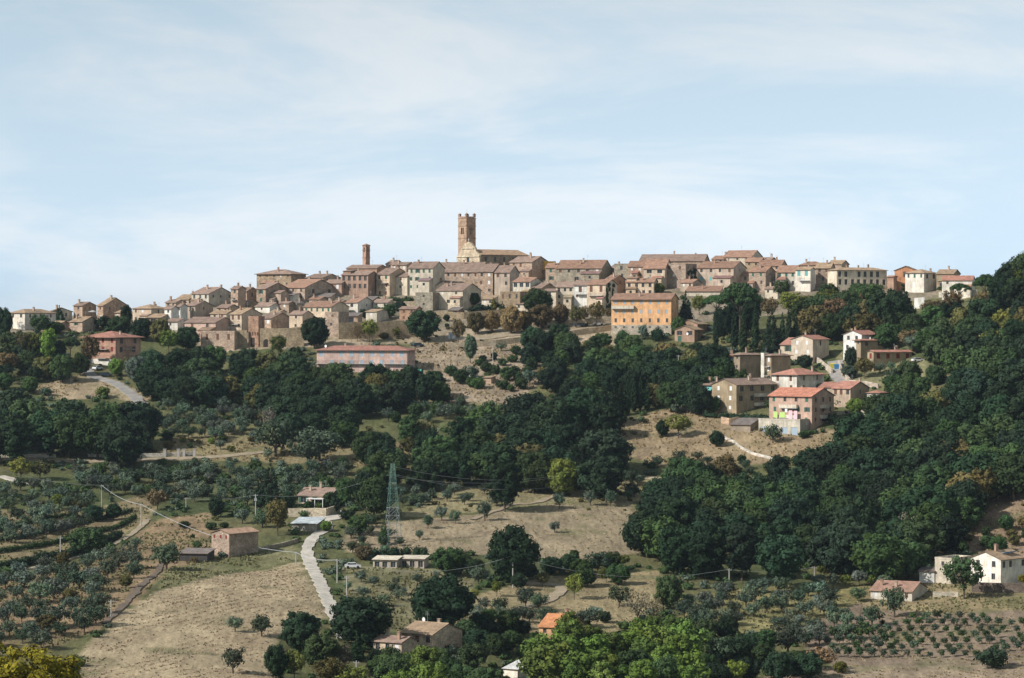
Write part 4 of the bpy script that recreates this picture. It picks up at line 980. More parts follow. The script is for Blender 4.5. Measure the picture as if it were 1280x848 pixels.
house(892, 920.5, 977, 518, 481, 'R', (0.40, 0.31, 0.20), '2x3w@.9,1.3', '4x2d@1.6,1.6', 'large ochre brown apartment block with lit gable and long shaded side', 46, 19, rc='old', ch=3, ov=.5,
      bal=(('s', .62, 5.6, 8, 1), ('s', .62, 2.6, 8, 1)))
house(967, 996, 1035, 497, 468, 'H', 'white', '2x1b@.9,1.6+2x1b@.9,1.3', '2x2d@.9,1.4', 'white house with salmon hipped roof above the pink apartment block', 40, 19, rc='red', ov=.8)
house(965, 1015, 1047, 538, 495, 'L', 'pink', '4x3g@.9,1.3', '3x3d@1,1.4', 'pink apartment block with balconies, hanging laundry and brick red shaded side', 38, 19, rc=(0.46, 0.195, 0.13), ov=.7, ch=1,
      bal=(('f', .48, 6.9, 6.5, 1), ('f', .48, 3.7, 6.5, 1), ('s', .5, 6.9, 4, 1), ('s', .5, 3.7, 4, 1)))
house(951, 1000, 1014, 545, 526, 'F', 'pale', '', '1x1n', 'row of cream garages with four pale blue doors under the pink apartment block', 34, 10, D=9, at=None, doors=tuple(('f', f_, 2.4, 2.6, 'blue') for f_ in (.13, .37, .62, .86)))
house(1025, 1043, 1052, 505, 484, 'L', 'pinkish', '1x1n', '', 'low red roofed house wing left of the brick red gable', 30, 17, rc='red', D=9, ch=0, back=5)
house(1042, 1063, 1092, 509, 485.5, 'L', 'pinkish', '3x1b@.9,1.4', '1x1d@1,1.4', 'red roofed house with broad brick coloured gable right of the pink apartments', 32, 16, rc='red', ch=1)
house(1085, 1099, 1112, 512, 491, 'H', 'white', '', '', 'small white house with red and pale roof at the edge of the right wood', 35, 15, rc='red', ch=0)
house(976, 993, 1002, 452, 431, 'S', 'cream', '1x1g', '', 'low cream wing with salmon lean to roof, left of the tall cream house', 25, 14, rc='red', D=9, ch=0)
house(991, 1016, 1040, 455, 424, 'R', 'cream', '2x2w@.9,1.3', '1x1d', 'tall cream house with salmon roof and dark side above the street', 34, 17, rc='red', ov=.6)
house(1056, 1077, 1102, 450, 418, 'R', 'white', '2x2d@.9,1.3', '', 'cream villa with lit gable above the steep garden', 36, 20, rc='red', ov=.6, ch=2)
house(1071, 1076, 1124, 452, 425, 'H', (0.36, 0.28, 0.19), '1x1n', '3x1d@1,1.4', 'brown front wing of the cream villa with wide salmon roof', 62, 14, rc='red', ov=.9, dish=1)
house(1086, 1092, 1143, 465, 440, 'R', (0.40, 0.31, 0.20), '1x1r', '4x1r@1.2,1.6', 'brown house with four bright red shutters and low red roof', 66, 14, rc='red', ch=2)
house(1238, 1256, 1266, 474, 460, 'H', 'white', '', '', 'orange roofed house almost buried in the wood on the right hillside', 30, 18, rc='ored', ch=0)
house(810, 832, 841, 483, 470, 'H', 'cream', '1x1n', '', 'pale house with pinkish hipped roof hidden behind the cypress row', 32, 20, rc='tan', ch=2)
house(793, 808, 812, 488, 481, 'S', 'cream', '', '', 'low cream outbuilding at the foot of the hidden house by the cypress row', 25, 12, rc='tan', D=5, ch=0)
# farms
house(262.5, 286.5, 319, 697, 667, 'R', 'stone', '3x1r@.6,.8', '', 'old stone barn with reddish tile roof above the dry field', 38, 16, 'stone', rc=(0.40, 0.26, 0.18), ch=0, skirt=6)
house(372, 413, 424, 634, 619.5, 'L', 'cream', '3x1g@1.3,1.5', '1x1n', 'low cream farm villa with white veranda behind a long stone wall', 16, 18, rc='old', D=11, ch=2)
house(500, 541, 577, 818, 793, 'L', 'cream', '3x1n@1,1.3', '', 'stone farmhouse right part with chimney and shaded end among bottom trees', 32, 17, 'stone', rc='tan', dish=(-.35, .1, .7), ch=1)
house(466, 502, 520, 826, 803, 'L', 'cream', '3x1n@.9,1.2', '', 'lower left wing of the stone farmhouse with pale wall among bottom trees', 30, 15, 'stone', rc='old', ch=2)
house(629, 647, 664, 850, 837, 'S', 'white', '', '', 'small white hut with pale flat roof at the bottom of the picture', 35, 11, rc=(0.6, 0.6, 0.58), D=6, ch=0, cat='hut', name='hut', ov=.3)
house(674, 706, 731, 806, 784, 'L', 'orange', '2x1n', '', 'farm shed with bright orange roof hidden behind the light green poplars', 24, 22, rc=(0.55, 0.24, 0.11), ch=1)
house(1218, 1251, 1290, 735, 699.5, 'R', 'white', '2x2d@1,1.4', '4x1d@1.1,1.5', 'white farmhouse with dark windows and solar panels at the right edge', 45, 20, rc='tan', ch=2)
house(1171, 1190, 1220, 731, 700, 'F', 'pale', '1x1n', '', 'cream annex behind the airy tree beside the white farmhouse', 40, 15, ch=0)
house(1150, 1168, 1173, 729, 714, 'S', 'white', '1x1d@2,2.4', '', 'small white open shed left of the cream annex', 18, 8, rc='slate', D=4, ch=0, cat='shed', name='shed')
house(1091, 1140, 1167, 752, 739.5, 'L', 'pale', '4x1n', '', 'long low white stable with pink tiled roof above the young olive rows', 24, 15, rc=(0.38, 0.23, 0.17), ch=2)
house(1128, 1132, 1150, 600, 592, 'S', 'stone', '', '', 'tiny stone hut roof deep inside the right wood', 30, 15, ch=0) if False else None
house(364, 396, 401, 665, 656.5, 'S', 'grey', '3x1D@2.6,1.8', '', 'low shed with pale blue sheet roof beside the bend of the white track', 14, 9, rc=(0.40, 0.44, 0.46), D=7, ch=0, cat='shed', name='shed')
house(223, 259, 263, 703, 692, 'S', (0.06, 0.055, 0.05), '', '', 'long low black timber shed left of the old stone barn', 12, 7, rc='slate', D=6, ch=0, cat='shed', name='shed')
house(500, 530, 533, 711, 699, 'S', 'shade', '3x1D@3,1.6', '', 'white framed open tool shed below the lattice pylon', 12, 5, rc='pale', D=5, ch=0, cat='shed', name='shed')
house(466, 496, 499, 711, 700, 'S', 'shade', '3x1D@2.6,1.4', '', 'pale polythene covered shed left of the white framed tool shed', 12, 6, rc='pale', D=5, ch=0, cat='shed', name='shed')
house(914, 938, 944, 540, 531, 'S', 'dstone', '', '', 'dark canopy roof on the slope left of the garages', 25, 12, rc='slate', D=8, ch=0, cat='shed', name='shed')

house(604, 614, 620, 480, 473, 'S', 'stone', '1x1d', '', 'tiny tan garden shed beside the white car on the dusty slope', 30, 10, 'stone', rc='tan', D=3, ch=0, cat='shed', name='shed')
house(583, 592, 597, 474, 468, 'S', 'white', '', '', 'small pale hut left among the dusty gardens', 30, 8, rc='slate', D=3, ch=0, cat='shed', name='shed')
house(690, 700, 706, 446, 440, 'S', 'cream', '1x1n', '', 'little cream hut deep in the gardens under the avenue', 30, 12, rc='tan', D=3, ch=0, cat='shed', name='shed')
house(160, 172, 176, 452, 445, 'S', 'pale', '1x1d', '', 'low pale garage right of the red roofed villa', 25, 8, rc='tan', D=4, ch=0, cat='garage', name='garage')
# ------------------------------------------------------------------ church and towers
def tower(u0, u1, u2, vb, vt, th, col, name, label, group_lvls, merlons=False, cap=None):
    P_ = hit(u1, vb); s = F / P_.y; vb = YH - s * P_.z; W = (u1 - u0) / s / math.cos(R(th)); D = (u2 - u1) / s / math.sin(R(th)); H = (vb - vt) / s
    X = Vector((math.cos(R(th)), -math.sin(R(th)), 0)); Y = Vector((math.sin(R(th)), math.cos(R(th)), 0))
    root = empty(name, P_ - X * W / 2 + Y * D / 2, -R(th))
    mb = MB(); op = []
    for f0, f1, n_, ww in group_lvls: op += [((i + .5) / n_, f0 * H, f1 * H, ww) for i in range(n_)]
    for o_, a_, L_ in (((-W / 2, -D / 2, 0), (1, 0, 0), W), ((W / 2, -D / 2, 0), (0, 1, 0), D), ((W / 2, D / 2, 0), (-1, 0, 0), W), ((-W / 2, D / 2, 0), (0, -1, 0), D)):
        hs = []
        for f_, z0, z1, ww in op:
            c_ = L_ / 2 + (f_ - .5) * ww * 2.6; hs.append((c_ - ww / 2, c_ + ww / 2, z0, z1))
        face_grid(mb, o_, a_, L_, -3, H, hs, 0, 0.5)
        for h_ in hs:   # pointed head of each opening
            pass
    mb.quad((-W / 2, -D / 2, H - .2), (W / 2, -D / 2, H - .2), (W / 2, D / 2, H - .2), (-W / 2, D / 2, H - .2))
    mb.build('shaft', [M['stone']], root, color=col)
    for fz in (0.62, 0.845, 0.985):
        cb = MB(); cb.box(-W / 2 - .14, W / 2 + .14, -D / 2 - .14, D / 2 + .14, fz * H, fz * H + .3); cb.build('string_course', [M['stone']], root, color=tuple(x * .8 for x in col))
    return root, W, D, H
rt, W_, D_, H_ = tower(572.5, 583, 594.5, 330, 272.3, 46, (0.44, 0.31, 0.225), 'bell_tower', 'tall brick bell tower with corner pinnacles and twin belfry openings behind the church', [(.70, .82, 2, .75), (.30, .36, 1, .6)])
tag(rt, 'tall brick bell tower with corner pinnacles and twin belfry openings behind the church', 'tower')
for sx in (-1, 1):
    for sy in (-1, 1):
        q = MB(); q.box(-.45, .45, -.45, .45, 0, 1.2); q.box(-.55, .55, -.55, .55, 1.2, 1.35); q.add([(-.5, -.5, 1.35), (.5, -.5, 1.35), (.5, .5, 1.35), (-.5, .5, 1.35), (0, 0, 1.9)], [(0, 1, 4), (1, 2, 4), (2, 3, 4), (3, 0, 4)])
        q.build('pinnacle', [M['stone']], rt, (sx * (W_ / 2 - .45), sy * (D_ / 2 - .45), H_ + .2), color=(0.34, 0.23, 0.17))
q = MB()
for sx in (-1, 1): q.box(sx * W_ / 2 - .15, sx * W_ / 2 + .15, -D_ / 2 + .9, D_ / 2 - .9, H_ - .2, H_ + .55); q.box(-W_ / 2 + .9, W_ / 2 - .9, sx * D_ / 2 - .15, sx * D_ / 2 + .15, H_ - .2, H_ + .55)
q.build('parapet', [M['stone']], rt, color=(0.38, 0.25, 0.18))
q = MB(); q.tube((0, 0, -.3), (0, 0, 3.8), .09, .04, 6); q.build('flagpole', [M['metal']], rt, (0, 0, H_))
rt, W_, D_, H_ = tower(453, 457.3, 462.2, 345, 307, 48, (0.44, 0.275, 0.20), 'bell_tower', '', [(.80, .94, 1, .7)])
tag(rt, 'small slender red brick bell tower above the brick palace', 'tower')
q = MB(); q.add([(-W_ / 2 - .3, -D_ / 2 - .3, 0), (W_ / 2 + .3, -D_ / 2 - .3, 0), (W_ / 2 + .3, D_ / 2 + .3, 0), (-W_ / 2 - .3, D_ / 2 + .3, 0), (0, 0, .75)], [(0, 1, 4), (1, 2, 4), (2, 3, 4), (3, 0, 4), (3, 2, 1, 0)])
q.build('cap', [M['tile']], rt, (0, 0, H_ + .08), color=C['mid'])
# church: nave with stepped baroque front
P_ = hit(600, 345); s = F / P_.y; th = 50; VB = YH - s * P_.z
Wc = 28.5 / s / math.cos(R(th)); Dc = 62 / s / math.sin(R(th))
X = Vector((math.cos(R(th)), -math.sin(R(th)), 0)); Y = Vector((math.sin(R(th)), math.cos(R(th)), 0))
rt = empty('church', P_ - X * Wc / 2 + Y * Dc / 2, -R(th)); Hn = (VB - 318) / s
tag(rt, 'stone church with curved baroque front and long tiled nave roof on the hill top', 'church')
q = MB(); q.box(-Wc / 2 + .4, Wc / 2 - .4, -Dc / 2 + .5, Dc / 2, -3, Hn); q.build('nave', [M['stone']], rt, color=C['dstone'])
rb, zr = roof_mesh('R', Wc - .8, Dc - 1, Hn, 17, .5); rb.build('roof', [M['tile'], M['soffit']], rt, (0, .3, 0), color=(0.42, 0.28, 0.18))
hz = lambda v_: (VB - v_) / s
prof = [(-Wc / 2 - .2, -3), (Wc / 2 + .2, -3), (Wc / 2 + .2, hz(319.5)), (Wc / 2 - .6, hz(317.5)), (Wc / 2 * .72, hz(314.5)), (Wc / 2 * .6, hz(309)), (Wc / 2 * .5, hz(308.5)), (Wc / 2 * .3, hz(304.5)), (0, hz(302)),
        (-Wc / 2 * .3, hz(304.5)), (-Wc / 2 * .5, hz(308.5)), (-Wc / 2 * .6, hz(309)), (-Wc / 2 * .72, hz(314.5)), (-Wc / 2 + .6, hz(317.5)), (-Wc / 2 - .2, hz(319.5))]
q = MB(); k = len(prof)
vs = [(a, -Dc / 2 - .4, z) for a, z in prof] + [(a, -Dc / 2 + .5, z) for a, z in prof]
q.add(vs, [tuple(range(k)), tuple(range(k, 2 * k))[::-1]] + [(k + i, k + (i + 1) % k, (i + 1) % k, i) for i in range(k)])
q.build('facade', [M['stone']], rt, color=(0.52, 0.44, 0.33))
q = MB()
for v_, e in ((319.6, .35), (309.4, -.75 - Wc * .18)): q.box(-Wc / 2 - e, Wc / 2 + e, -Dc / 2 - .75, -Dc / 2 - .405, hz(v_) - .5, hz(v_))
q.build('cornice', [M['stone']], rt, color=(0.58, 0.5, 0.38))
q = MB(); q.box(-.12, .12, -.12, .12, 0, 1.5); q.box(-.45, .45, -.1, .1, .85, 1.05); q.build('cross', [M['concrete']], rt, (0, -Dc / 2, hz(302)))
q = MB(); q.box(-.8, .8, -.04, .04, -1.1, 1.1); q.build('window', [M['pane']], rt, (0, -Dc / 2 - .44, hz(324)))
for i in range(5):
    q = MB(); q.box(-.04, .04, -.5, .5, -.9, .9); q.build('window', [M['pane']], rt, (Wc / 2 - .37, -Dc / 2 + Dc * (i + .7) / 5.4, Hn - 2))
# corbels of the gate tower
for r_, W_, D_, H_, c_ in HOUSES:
    if r_.name == 'gate_tower':
        for i in range(4):
            q = MB(); q.box(-.18, .18, -.35, 0, -.6, .5); q.build('corbel', [M['stone']], r_, (-W_ / 2 + W_ * (i + .5) / 4, -D_ / 2 - .01, H_ * .47), color=c_)
# awnings and washing on the blocks of the lower right quarter
def find(lbl): return next(h for h in HOUSES if lbl in h[0]['label'])
r_, W_, D_, H_, _ = find('left wing with teal awning'); q = MB(); q.extr([(-D_ / 2 - 1.6, H_ - 1.9), (-D_ / 2 - .02, H_ - .7), (-D_ / 2 - .02, H_ - .6), (-D_ / 2 - 1.6, H_ - 1.8)], W_ * -.1, W_ * .42, 0); q.build('awning', [M['teal']], r_)
r_, W_, D_, H_, _ = find('pink apartment block with balconies')
for x_, z_, w_, h_, m_ in ((-.30, 2.4, 1.5, 1.9, 'lime'), (-.14, 2.5, 2.0, 1.7, 'lime'), (.05, 2.0, 1.3, 2.8, 'pink'), (.17, 2.0, 1.2, 2.7, 'pink'), (-.05, 4.2, .9, 1.1, 'white')):
    q = MB(); q.box(-w_ / 2, w_ / 2, -.02, .02, 0, h_); o_ = q.build('hanging_sheet', [M[m_]], None, r_.location + Matrix.Rotation(r_.rotation_euler.z, 3, 'Z') @ Vector((x_ * W_, -D_ / 2 - 1.3, z_)) if False else (0, 0, 0))
    ca_, sa_ = math.cos(r_.rotation_euler.z), math.sin(r_.rotation_euler.z); lx, ly = x_ * W_, -D_ / 2 - 1.3
    o_.location = (r_.location.x + lx * ca_ - ly * sa_, r_.location.y + lx * sa_ + ly * ca_, r_.location.z + z_ + 1.3); o_.rotation_euler = (0, 0, r_.rotation_euler.z)
    tag(o_, {'lime': 'lime green', 'pink': 'pale pink', 'white': 'small white'}[m_] + ' %s sheet hung out on the pink apartment block' % ('left hand' if x_ < -.2 else 'narrow' if w_ < 1.25 else 'wide'), 'sheet')
r_, W_, D_, H_, _ = find('large ochre brown apartment'); q = MB(); q.quad((W_ / 2 + .05, -D_ * .05, H_ - .9), (W_ / 2 + .05, D_ * .25, H_ - .8), (W_ / 2 + 1.3, D_ * .3, H_ - 2.2), (W_ / 2 + 1.3, D_ * .1, H_ - 2.4)); q.build('awning', [M['blue']], r_)
r_, W_, D_, H_, _ = find('white farmhouse with dark windows')
for i in range(3):
    q = MB(); q.box(-.7, .7, -.03, .03, 0, 1.4); o_ = q.build('solar_panel', [M['bluebin']], r_, (W_ * .22, -D_ * .05 + i * 1.6, H_ + W_ * .28 * .364 + .12), 0); o_.rotation_euler = (R(90), 0, R(90)); o_.rotation_euler = (R(90) , R(0), R(90)); o_.rotation_euler.x = R(70)
r_, W_, D_, H_, _ = find('low cream farm villa'); q = MB(); q.box(-1.5, 3.6, -D_ / 2 - 2.6, -D_ / 2 - .05, 2.3, 2.5)
for x_ in (-1.4, 1, 3.4): q.box(x_ - .08, x_ + .08, -D_ / 2 - 2.5, -D_ / 2 - 2.3, 0, 2.3)
q.build('veranda', [M['white']], r_)

# ------------------------------------------------------------------ walls
def wall_run(pts, h, label, mat='stone', col=(0.36, 0.29, 0.2), t_=0.6, name='stone_wall', cat='wall', skirt=2.5, cap=False):
    root = None; P3 = [hit(u, v) for u, v in pts]
    c0 = P3[0]; mb = MB()
    for a, b_ in zip(P3, P3[1:]):
        d = Vector((b_.x - a.x, b_.y - a.y, 0)); L_ = d.length; d.normalize(); nn = Vector((d.y, -d.x, 0)) * t_ / 2
        k = max(1, int(L_ / 4))
        for i in range(k):
            p0 = a.lerp(b_, i / k); p1 = a.lerp(b_, (i + 1) / k)
            z0 = min(p0.z, p1.z) - skirt; h0 = h * (1 + 0.03 * math.sin(i * 2.1)); 
            z00 = p0.z + h0; z11 = p1.z + h0
            A = [p0 - nn, p1 - nn, p1 + nn, p0 + nn]
            vs = [(p.x - c0.x, p.y - c0.y, z0 - c0.z) for p in A] + [(A[0].x - c0.x, A[0].y - c0.y, z00 - c0.z), (A[1].x - c0.x, A[1].y - c0.y, z11 - c0.z), (A[2].x - c0.x, A[2].y - c0.y, z11 - c0.z), (A[3].x - c0.x, A[3].y - c0.y, z00 - c0.z)]
            mb.add(vs, [(4, 5, 6, 7), (0, 1, 5, 4), (1, 2, 6, 5), (2, 3, 7, 6), (3, 0, 4, 7), (3, 2, 1, 0)])
    o = mb.build(name, [M[mat]], None, c0, color=col)
    return tag(o, label, cat)
wall_run([(325, 434), (350, 434), (380, 433)], 6.8, 'high old town wall beneath the gate tower')
wall_run([(423, 424), (470, 423), (522, 421)], 6.0, 'long pale town wall below the loggia and terraces')
wall_run([(485, 386), (520, 386)], 2.8, 'plain cream garden wall left of the grey tower house', col=(0.5, .42, .31))
wall_run([(540, 398), (580, 399), (625, 396)], 2.6, 'low stone terrace wall below the cream house with wall painting')
wall_run([(560, 436), (620, 432), (680, 425), (765, 413)], 2.0, 'long low retaining wall under the avenue of brown trees', col=(.45, .38, .28))
wall_run([(662, 408), (700, 407), (765, 403)], 2.0, 'pale parapet wall behind the avenue of brown trees', col=(.5, .43, .32))
wall_run([(360, 646), (408, 646), (424, 641)], 2.3, 'long pale stone retaining wall in front of the farm villa', col=(.5, .44, .34))
wall_run([(853, 513), (872, 515), (884, 512)], 1.7, 'pale parapet wall left of the large brown apartment block', col=(.6, .53, .43))
wall_run([(902, 529), (912, 531), (923, 529)], 2.0, 'broken pinkish retaining wall above the dark canopy', col=(.55, .4, .29))
wall_run([(1020, 452), (1034, 463), (1040, 468)], 1.8, 'pale ramp wall climbing beside the street', col=(.55, .48, .4))
wall_run([(1048, 457), (1053, 470), (1062, 480)], 1.8, 'pale wall on the right side of the street', col=(.55, .48, .4))
wall_run([(1062, 481), (1084, 483), (1098, 486)], 1.6, 'low pale wall behind the red roofed house', col=(.5, .43, .36))
wall_run([(1046, 519), (1060, 517), (1074, 514)], .9, 'low garden wall below the red roofed house', col=(.5, .45, .38))
wall_run([(1075, 514), (1080, 524), (1083, 532)], 1.6, 'short pale wall bending down toward the right wood', col=(.5, .45, .38))
wall_run([(903, 547), (918, 554), (925, 560), (940, 568), (960, 573), (976, 577)], .7, 'pale zigzag parapet of the path on the orange slope', col=(.58, .55, .5), t_=.5)
wall_run([(0, 571), (30, 572), (70, 572)], 1.1, 'pale roadside wall left of the big dark trees', col=(.5, .46, .4))
wall_run([(110, 571), (150, 572), (200, 571), (245, 569)], 1.1, 'pale roadside wall below the big dark trees', col=(.55, .52, .47))
wall_run([(1166, 746), (1182, 746), (1198, 746)], 1.2, 'pale stone heap wall in front of the cream annex', col=(.5, .46, .38))
wall_run([(1215, 740), (1250, 741), (1300, 741)], 2.4, 'dark retaining wall in front of the white farmhouse', col=(.16, .13, .11))
wall_run([(1174, 372), (1200, 372), (1222, 370)], 2.2, 'pale terrace wall under the red roofed white house', col=(.5, .47, .4))
wall_run([(1143, 386), (1156, 385)], 4, 'tall white terrace wall below the house beside the brick church', 'plaster', (.7, .68, .62))
wall_run([(320, 690), (350, 684), (372, 678)], 1.0, 'rough stone wall between barn and white track', col=(.33, .29, .23))

def doorway(wlabel, u, v, w_, h_, arch=True):  # openings as dark solid blocks; the shade inside is put into their colour
    wl_ = next(o for o in COL.objects if o.get('label') == wlabel); p = hit(u, v) - wl_.location; q = MB()
    k = 8; prof = [(-w_ / 2, 0), (w_ / 2, 0)] + ([(w_ / 2 * math.cos(math.pi * i / k), h_ - w_ / 2 + w_ / 2 * math.sin(math.pi * i / k)) for i in range(k + 1)] if arch else [(w_ / 2, h_), (-w_ / 2, h_)])
    n_ = len(prof); vs = [(a, -.4, z) for a, z in prof] + [(a, 0.2, z) for a, z in prof]
    q.add(vs, [tuple(range(n_)), tuple(range(n_, 2 * n_))[::-1]] + [(n_ + i, n_ + (i + 1) % n_, (i + 1) % n_, i) for i in range(n_)]); return q.build('doorway', [M['dark']], wl_, p)
wall_run([(296, 434), (309, 434)], 6.2, 'short piece of old town wall left of the gate tower')
LW = 'high old town wall beneath the gate tower'
doorway(LW, 333, 434, 2.2, 2.9); doorway(LW, 345, 429.5, .8, 1.1, False); doorway(LW, 351, 433, 1.2, 1.8); doorway(LW, 369, 430, 1.2, 2.0, False); doorway(LW, 360, 426, .7, .9, False)
# ------------------------------------------------------------------ roads
def strip(pts, w, mat, label, name='track', h=0.25, step=0.8, n=4):
    P3 = [hit(u, v) for u, v in pts]
    # Catmull-Rom through the points
    S = []
    for i in range(len(P3) - 1):
        p0 = P3[max(i - 1, 0)]; p1 = P3[i]; p2 = P3[i + 1]; p3 = P3[min(i + 2, len(P3) - 1)]
        k = max(2, int((p2 - p1).length / step))
        for j in range(k):
            t_ = j / k
            S.append(0.5 * ((2 * p1) + (p2 - p0) * t_ + (2 * p0 - 5 * p1 + 4 * p2 - p3) * t_ ** 2 + (3 * p1 - p0 - 3 * p2 + p3) * t_ ** 3))
    S.append(P3[-1]); vs = []; fs = []; ROADS.append(([(q.x, q.y) for q in S[::2]], w))
    for i, p in enumerate(S):
        d = S[min(i + 1, len(S) - 1)] - S[max(i - 1, 0)]; d.z = 0; d.normalize(); nn = Vector((-d.y, d.x, 0))
        ww = w * (1 + 0.07 * math.sin(i * 1.3))
        for k in range(n + 1):
            q = p + nn * (ww * (k / n - .5) + (0 if 0 < k < n else (noise.noise(p * .22 + Vector((k * 7, 0, 0))) * .7))); vs.append((q.x, q.y, float(ground_z(np.float64(q.x), np.float64(q.y))) + h))
    m_ = n + 1
    for i in range(len(S) - 1):
        for k in range(n): fs.append((i * m_ + k, (i + 1) * m_ + k, (i + 1) * m_ + k + 1, i * m_ + k + 1))
    # edges down to the soil so the sheet has a border
    for i in range(len(S)):
        a = vs[i * m_]; b_ = vs[i * m_ + n]; vs.append((a[0], a[1], a[2] - .5)); vs.append((b_[0], b_[1], b_[2] - .5))
    o_ = len(S) * m_
    for i in range(len(S) - 1):
        fs.append((i * m_, o_ + 2 * i, o_ + 2 * i + 2, (i + 1) * m_)); fs.append(((i + 1) * m_ + n, o_ + 2 * i + 3, o_ + 2 * i + 1, i * m_ + n))
    me = new_mesh(name, vs, fs, [mat])
    return tag(link(name, me), label, kind='structure')
def soil_mat(name, c):
    m, n, l, b = mat_base(name, 0.95, 0.1)
    g = N(n, 'ShaderNodeNewGeometry'); P = g.outputs['Position']
    cc = mixmul(n, l, c, grey(n, l, ramp(n, l, noise_tex(n, l, P, 0.4, 4, .6), 0.75, 1.2, .3, .7)))
    cc = mixmul(n, l, cc, grey(n, l, ramp(n, l, noise_tex(n, l, P, 3, 4, .7), 0.8, 1.2, .3, .7)))
    l.new(cc, b.inputs['Base Color']); return m
MG = soil_mat('gravel', (0.50, 0.46, 0.40)); MA = soil_mat('old_asphalt', (0.30, 0.285, 0.265)); MD = soil_mat('dirt_track', (0.34, 0.28, 0.2))
strip([(432, 640), (415, 641), (398, 647), (407, 653), (409, 660), (400, 667), (392, 672), (385, 684), (385, 697), (390, 710), (398, 724), (406, 742), (416, 764), (430, 800)], 3.1, MG, 'white gravel track winding down past the barn')
strip([(378, 650.5), (395, 651), (412, 649), (425, 645)], 5.5, MG, 'pale gravel yard between the long stone wall and the sheet roofed shed', 'yard')
strip([(108, 462), (118, 472), (138, 477), (156, 487), (168, 497), (178, 506)], 4.0, MA, 'grey asphalt road below the red roofed villa', 'road')
strip([(0, 575), (70, 576), (150, 576), (245, 573), (330, 566)], 3.0, MD, 'pale road passing under the big dark trees', 'road')
strip([(1044, 452), (1044, 462), (1050, 472), (1060, 482)], 5.5, MA, 'short steep grey street between the cream houses', 'road')
strip([(590, 650), (640, 632), (665, 630), (690, 622), (700, 612)], 1.7, MD, 'pale field path across the upper mown field', 'path')
strip([(655, 760), (680, 753), (700, 741), (698, 733), (680, 731), (650, 730)], 3.0, MD, 'pale dirt path curving beside the yellow tree', 'path')
strip([(0, 596), (15, 600), (30, 607)], 3, MG, 'pale path piece at the left edge', 'path')
strip([(20, 714), (60, 706), (100, 696), (140, 682), (165, 668), (185, 650)], 1.7, MD, 'pale lane curving below the vineyard rows', 'path')
strip([(130, 780), (160, 752), (195, 718), (205, 690)], 1.6, soil_mat('dark_earth', (0.17, 0.135, 0.105)), 'dark earth lane along the upper edge of the dry field', 'path')
strip([(770, 600), (800, 597), (850, 603)], 2.5, MD, 'short dirt strip under the dark wood', 'path')
strip([(560, 424), (600, 424), (660, 417), (765, 411)], 5, MD, 'dusty avenue under the brown trees', 'road')

# ------------------------------------------------------------------ poles, pylon, wires
def pole(u, vb, vt, label, mat='concrete', r=0.16, arm=0):
    P_ = hit(u, vb); s = F / P_.y; H = (vb - vt) / s
    root = empty('utility_pole', P_); q = MB(); q.tube((0, 0, -.5), (0, 0, H), r, r * .7, 7); q.build('pole', [M[mat]], root)
    q = MB(); q.box(-.6, .6, -.05, .05, H - .45, H - .33)
    for x_ in (-.5, 0, .5): q.tube((x_, 0, H - .33), (x_, 0, H - .1), .05, .05, 5)
    q.build('crossarm', [M['metal']], root)
    if arm: q = MB(); q.box(-.35, .35, -.3, .3, H - 1.9, H - 1.1); q.build('transformer', [M['metal']], root)
    tag(root, label, 'pole'); return P_ + Vector((0, 0, H - .15))
pl = {}
for k_, u, vb, vt, lb, a in (('a', 319.5, 650, 618, 'grey pole with transformer box left of the autumn tree', 1), ('b', 459, 638, 600, 'grey pole left of the lattice pylon', 0), ('c', 547, 568, 535, 'white pole in front of the central wood', 0),
    ('d', 641, 735, 694, 'concrete pole beside the big round dark tree', 0), ('e', 421.5, 729, 699, 'concrete pole right of the white track', 0), ('f', 433.5, 748, 720, 'shorter wooden pole right of the white track', 0),
    ('g', 445.5, 852, 826, 'pole among yellow bushes at the bottom edge', 0), ('h', 911.5, 731, 711, 'pale pole above the right olive grove', 0), ('i', 75.5, 702, 671, 'pole beside the dark hedge below the vineyard', 0),
    ('j', 127, 637, 606, 'thin pole above the vineyard rows', 0), ('k', 176.5, 658, 630, 'pole at the bend of the lane', 0), ('l', 139, 773, 750, 'short pale post at the edge of the dry field', 0), ('m', 88.5, 478, 455, 'white lamp pole below the red roofed villa', 0),
    ('n', 232.5, 640, 622, 'thin pole between olive trees left of the autumn tree', 0), ('o', 370, 706, 690, 'short pole left of the white track', 0), ('p', 848, 474, 444, 'white pole in front of the vine covered trees', 0),
    ('q', 616, 455, 428, 'thin white pole on the slope under the avenue', 0), ('r', 1018, 725, 708, 'thin pole at the top of the young olive rows', 0)):
    pl[k_] = pole(u, vb, vt, lb, arm=a, r=0.13 if k_ in 'jnorq' else 0.17)
def cable(p, q_, sag, label, r=0.035):
    k = 14; pts = [p.lerp(q_, i / k) - Vector((0, 0, sag * 4 * (i / k) * (1 - i / k))) for i in range(k + 1)]
    mb = MB(); c0 = pts[0]
    for a, b_ in zip(pts, pts[1:]): mb.tube(a - c0, b_ - c0, r, r, 3)
    return tag(mb.build('cable', [M['wire']], None, c0), label, 'cable')
def free(u, v, Y): return Vector(((u - 640) / F * Y, Y, -(v - YH) / F * Y))
cable(free(-20, 580, 800), pl['j'], 1.5, 'overhead cable coming in from the left edge to the vineyard pole', .05)
cable(pl['j'], pl['k'], 1.0, 'overhead cable from the vineyard pole to the pole at the lane', .05)
cable(pl['k'], pl['o'], 2.5, 'overhead cable running from the lane past the barn', .05)
cable(pl['o'], pl['e'], .8, 'overhead cable crossing the white track', .05)
cable(pl['e'], pl['d'], 3.5, 'long sagging cable over the terraced plot to the round dark tree', .035)
cable(pl['d'], pl['h'], 3.5, 'long sagging cable from the round dark tree to the olive grove', .035)
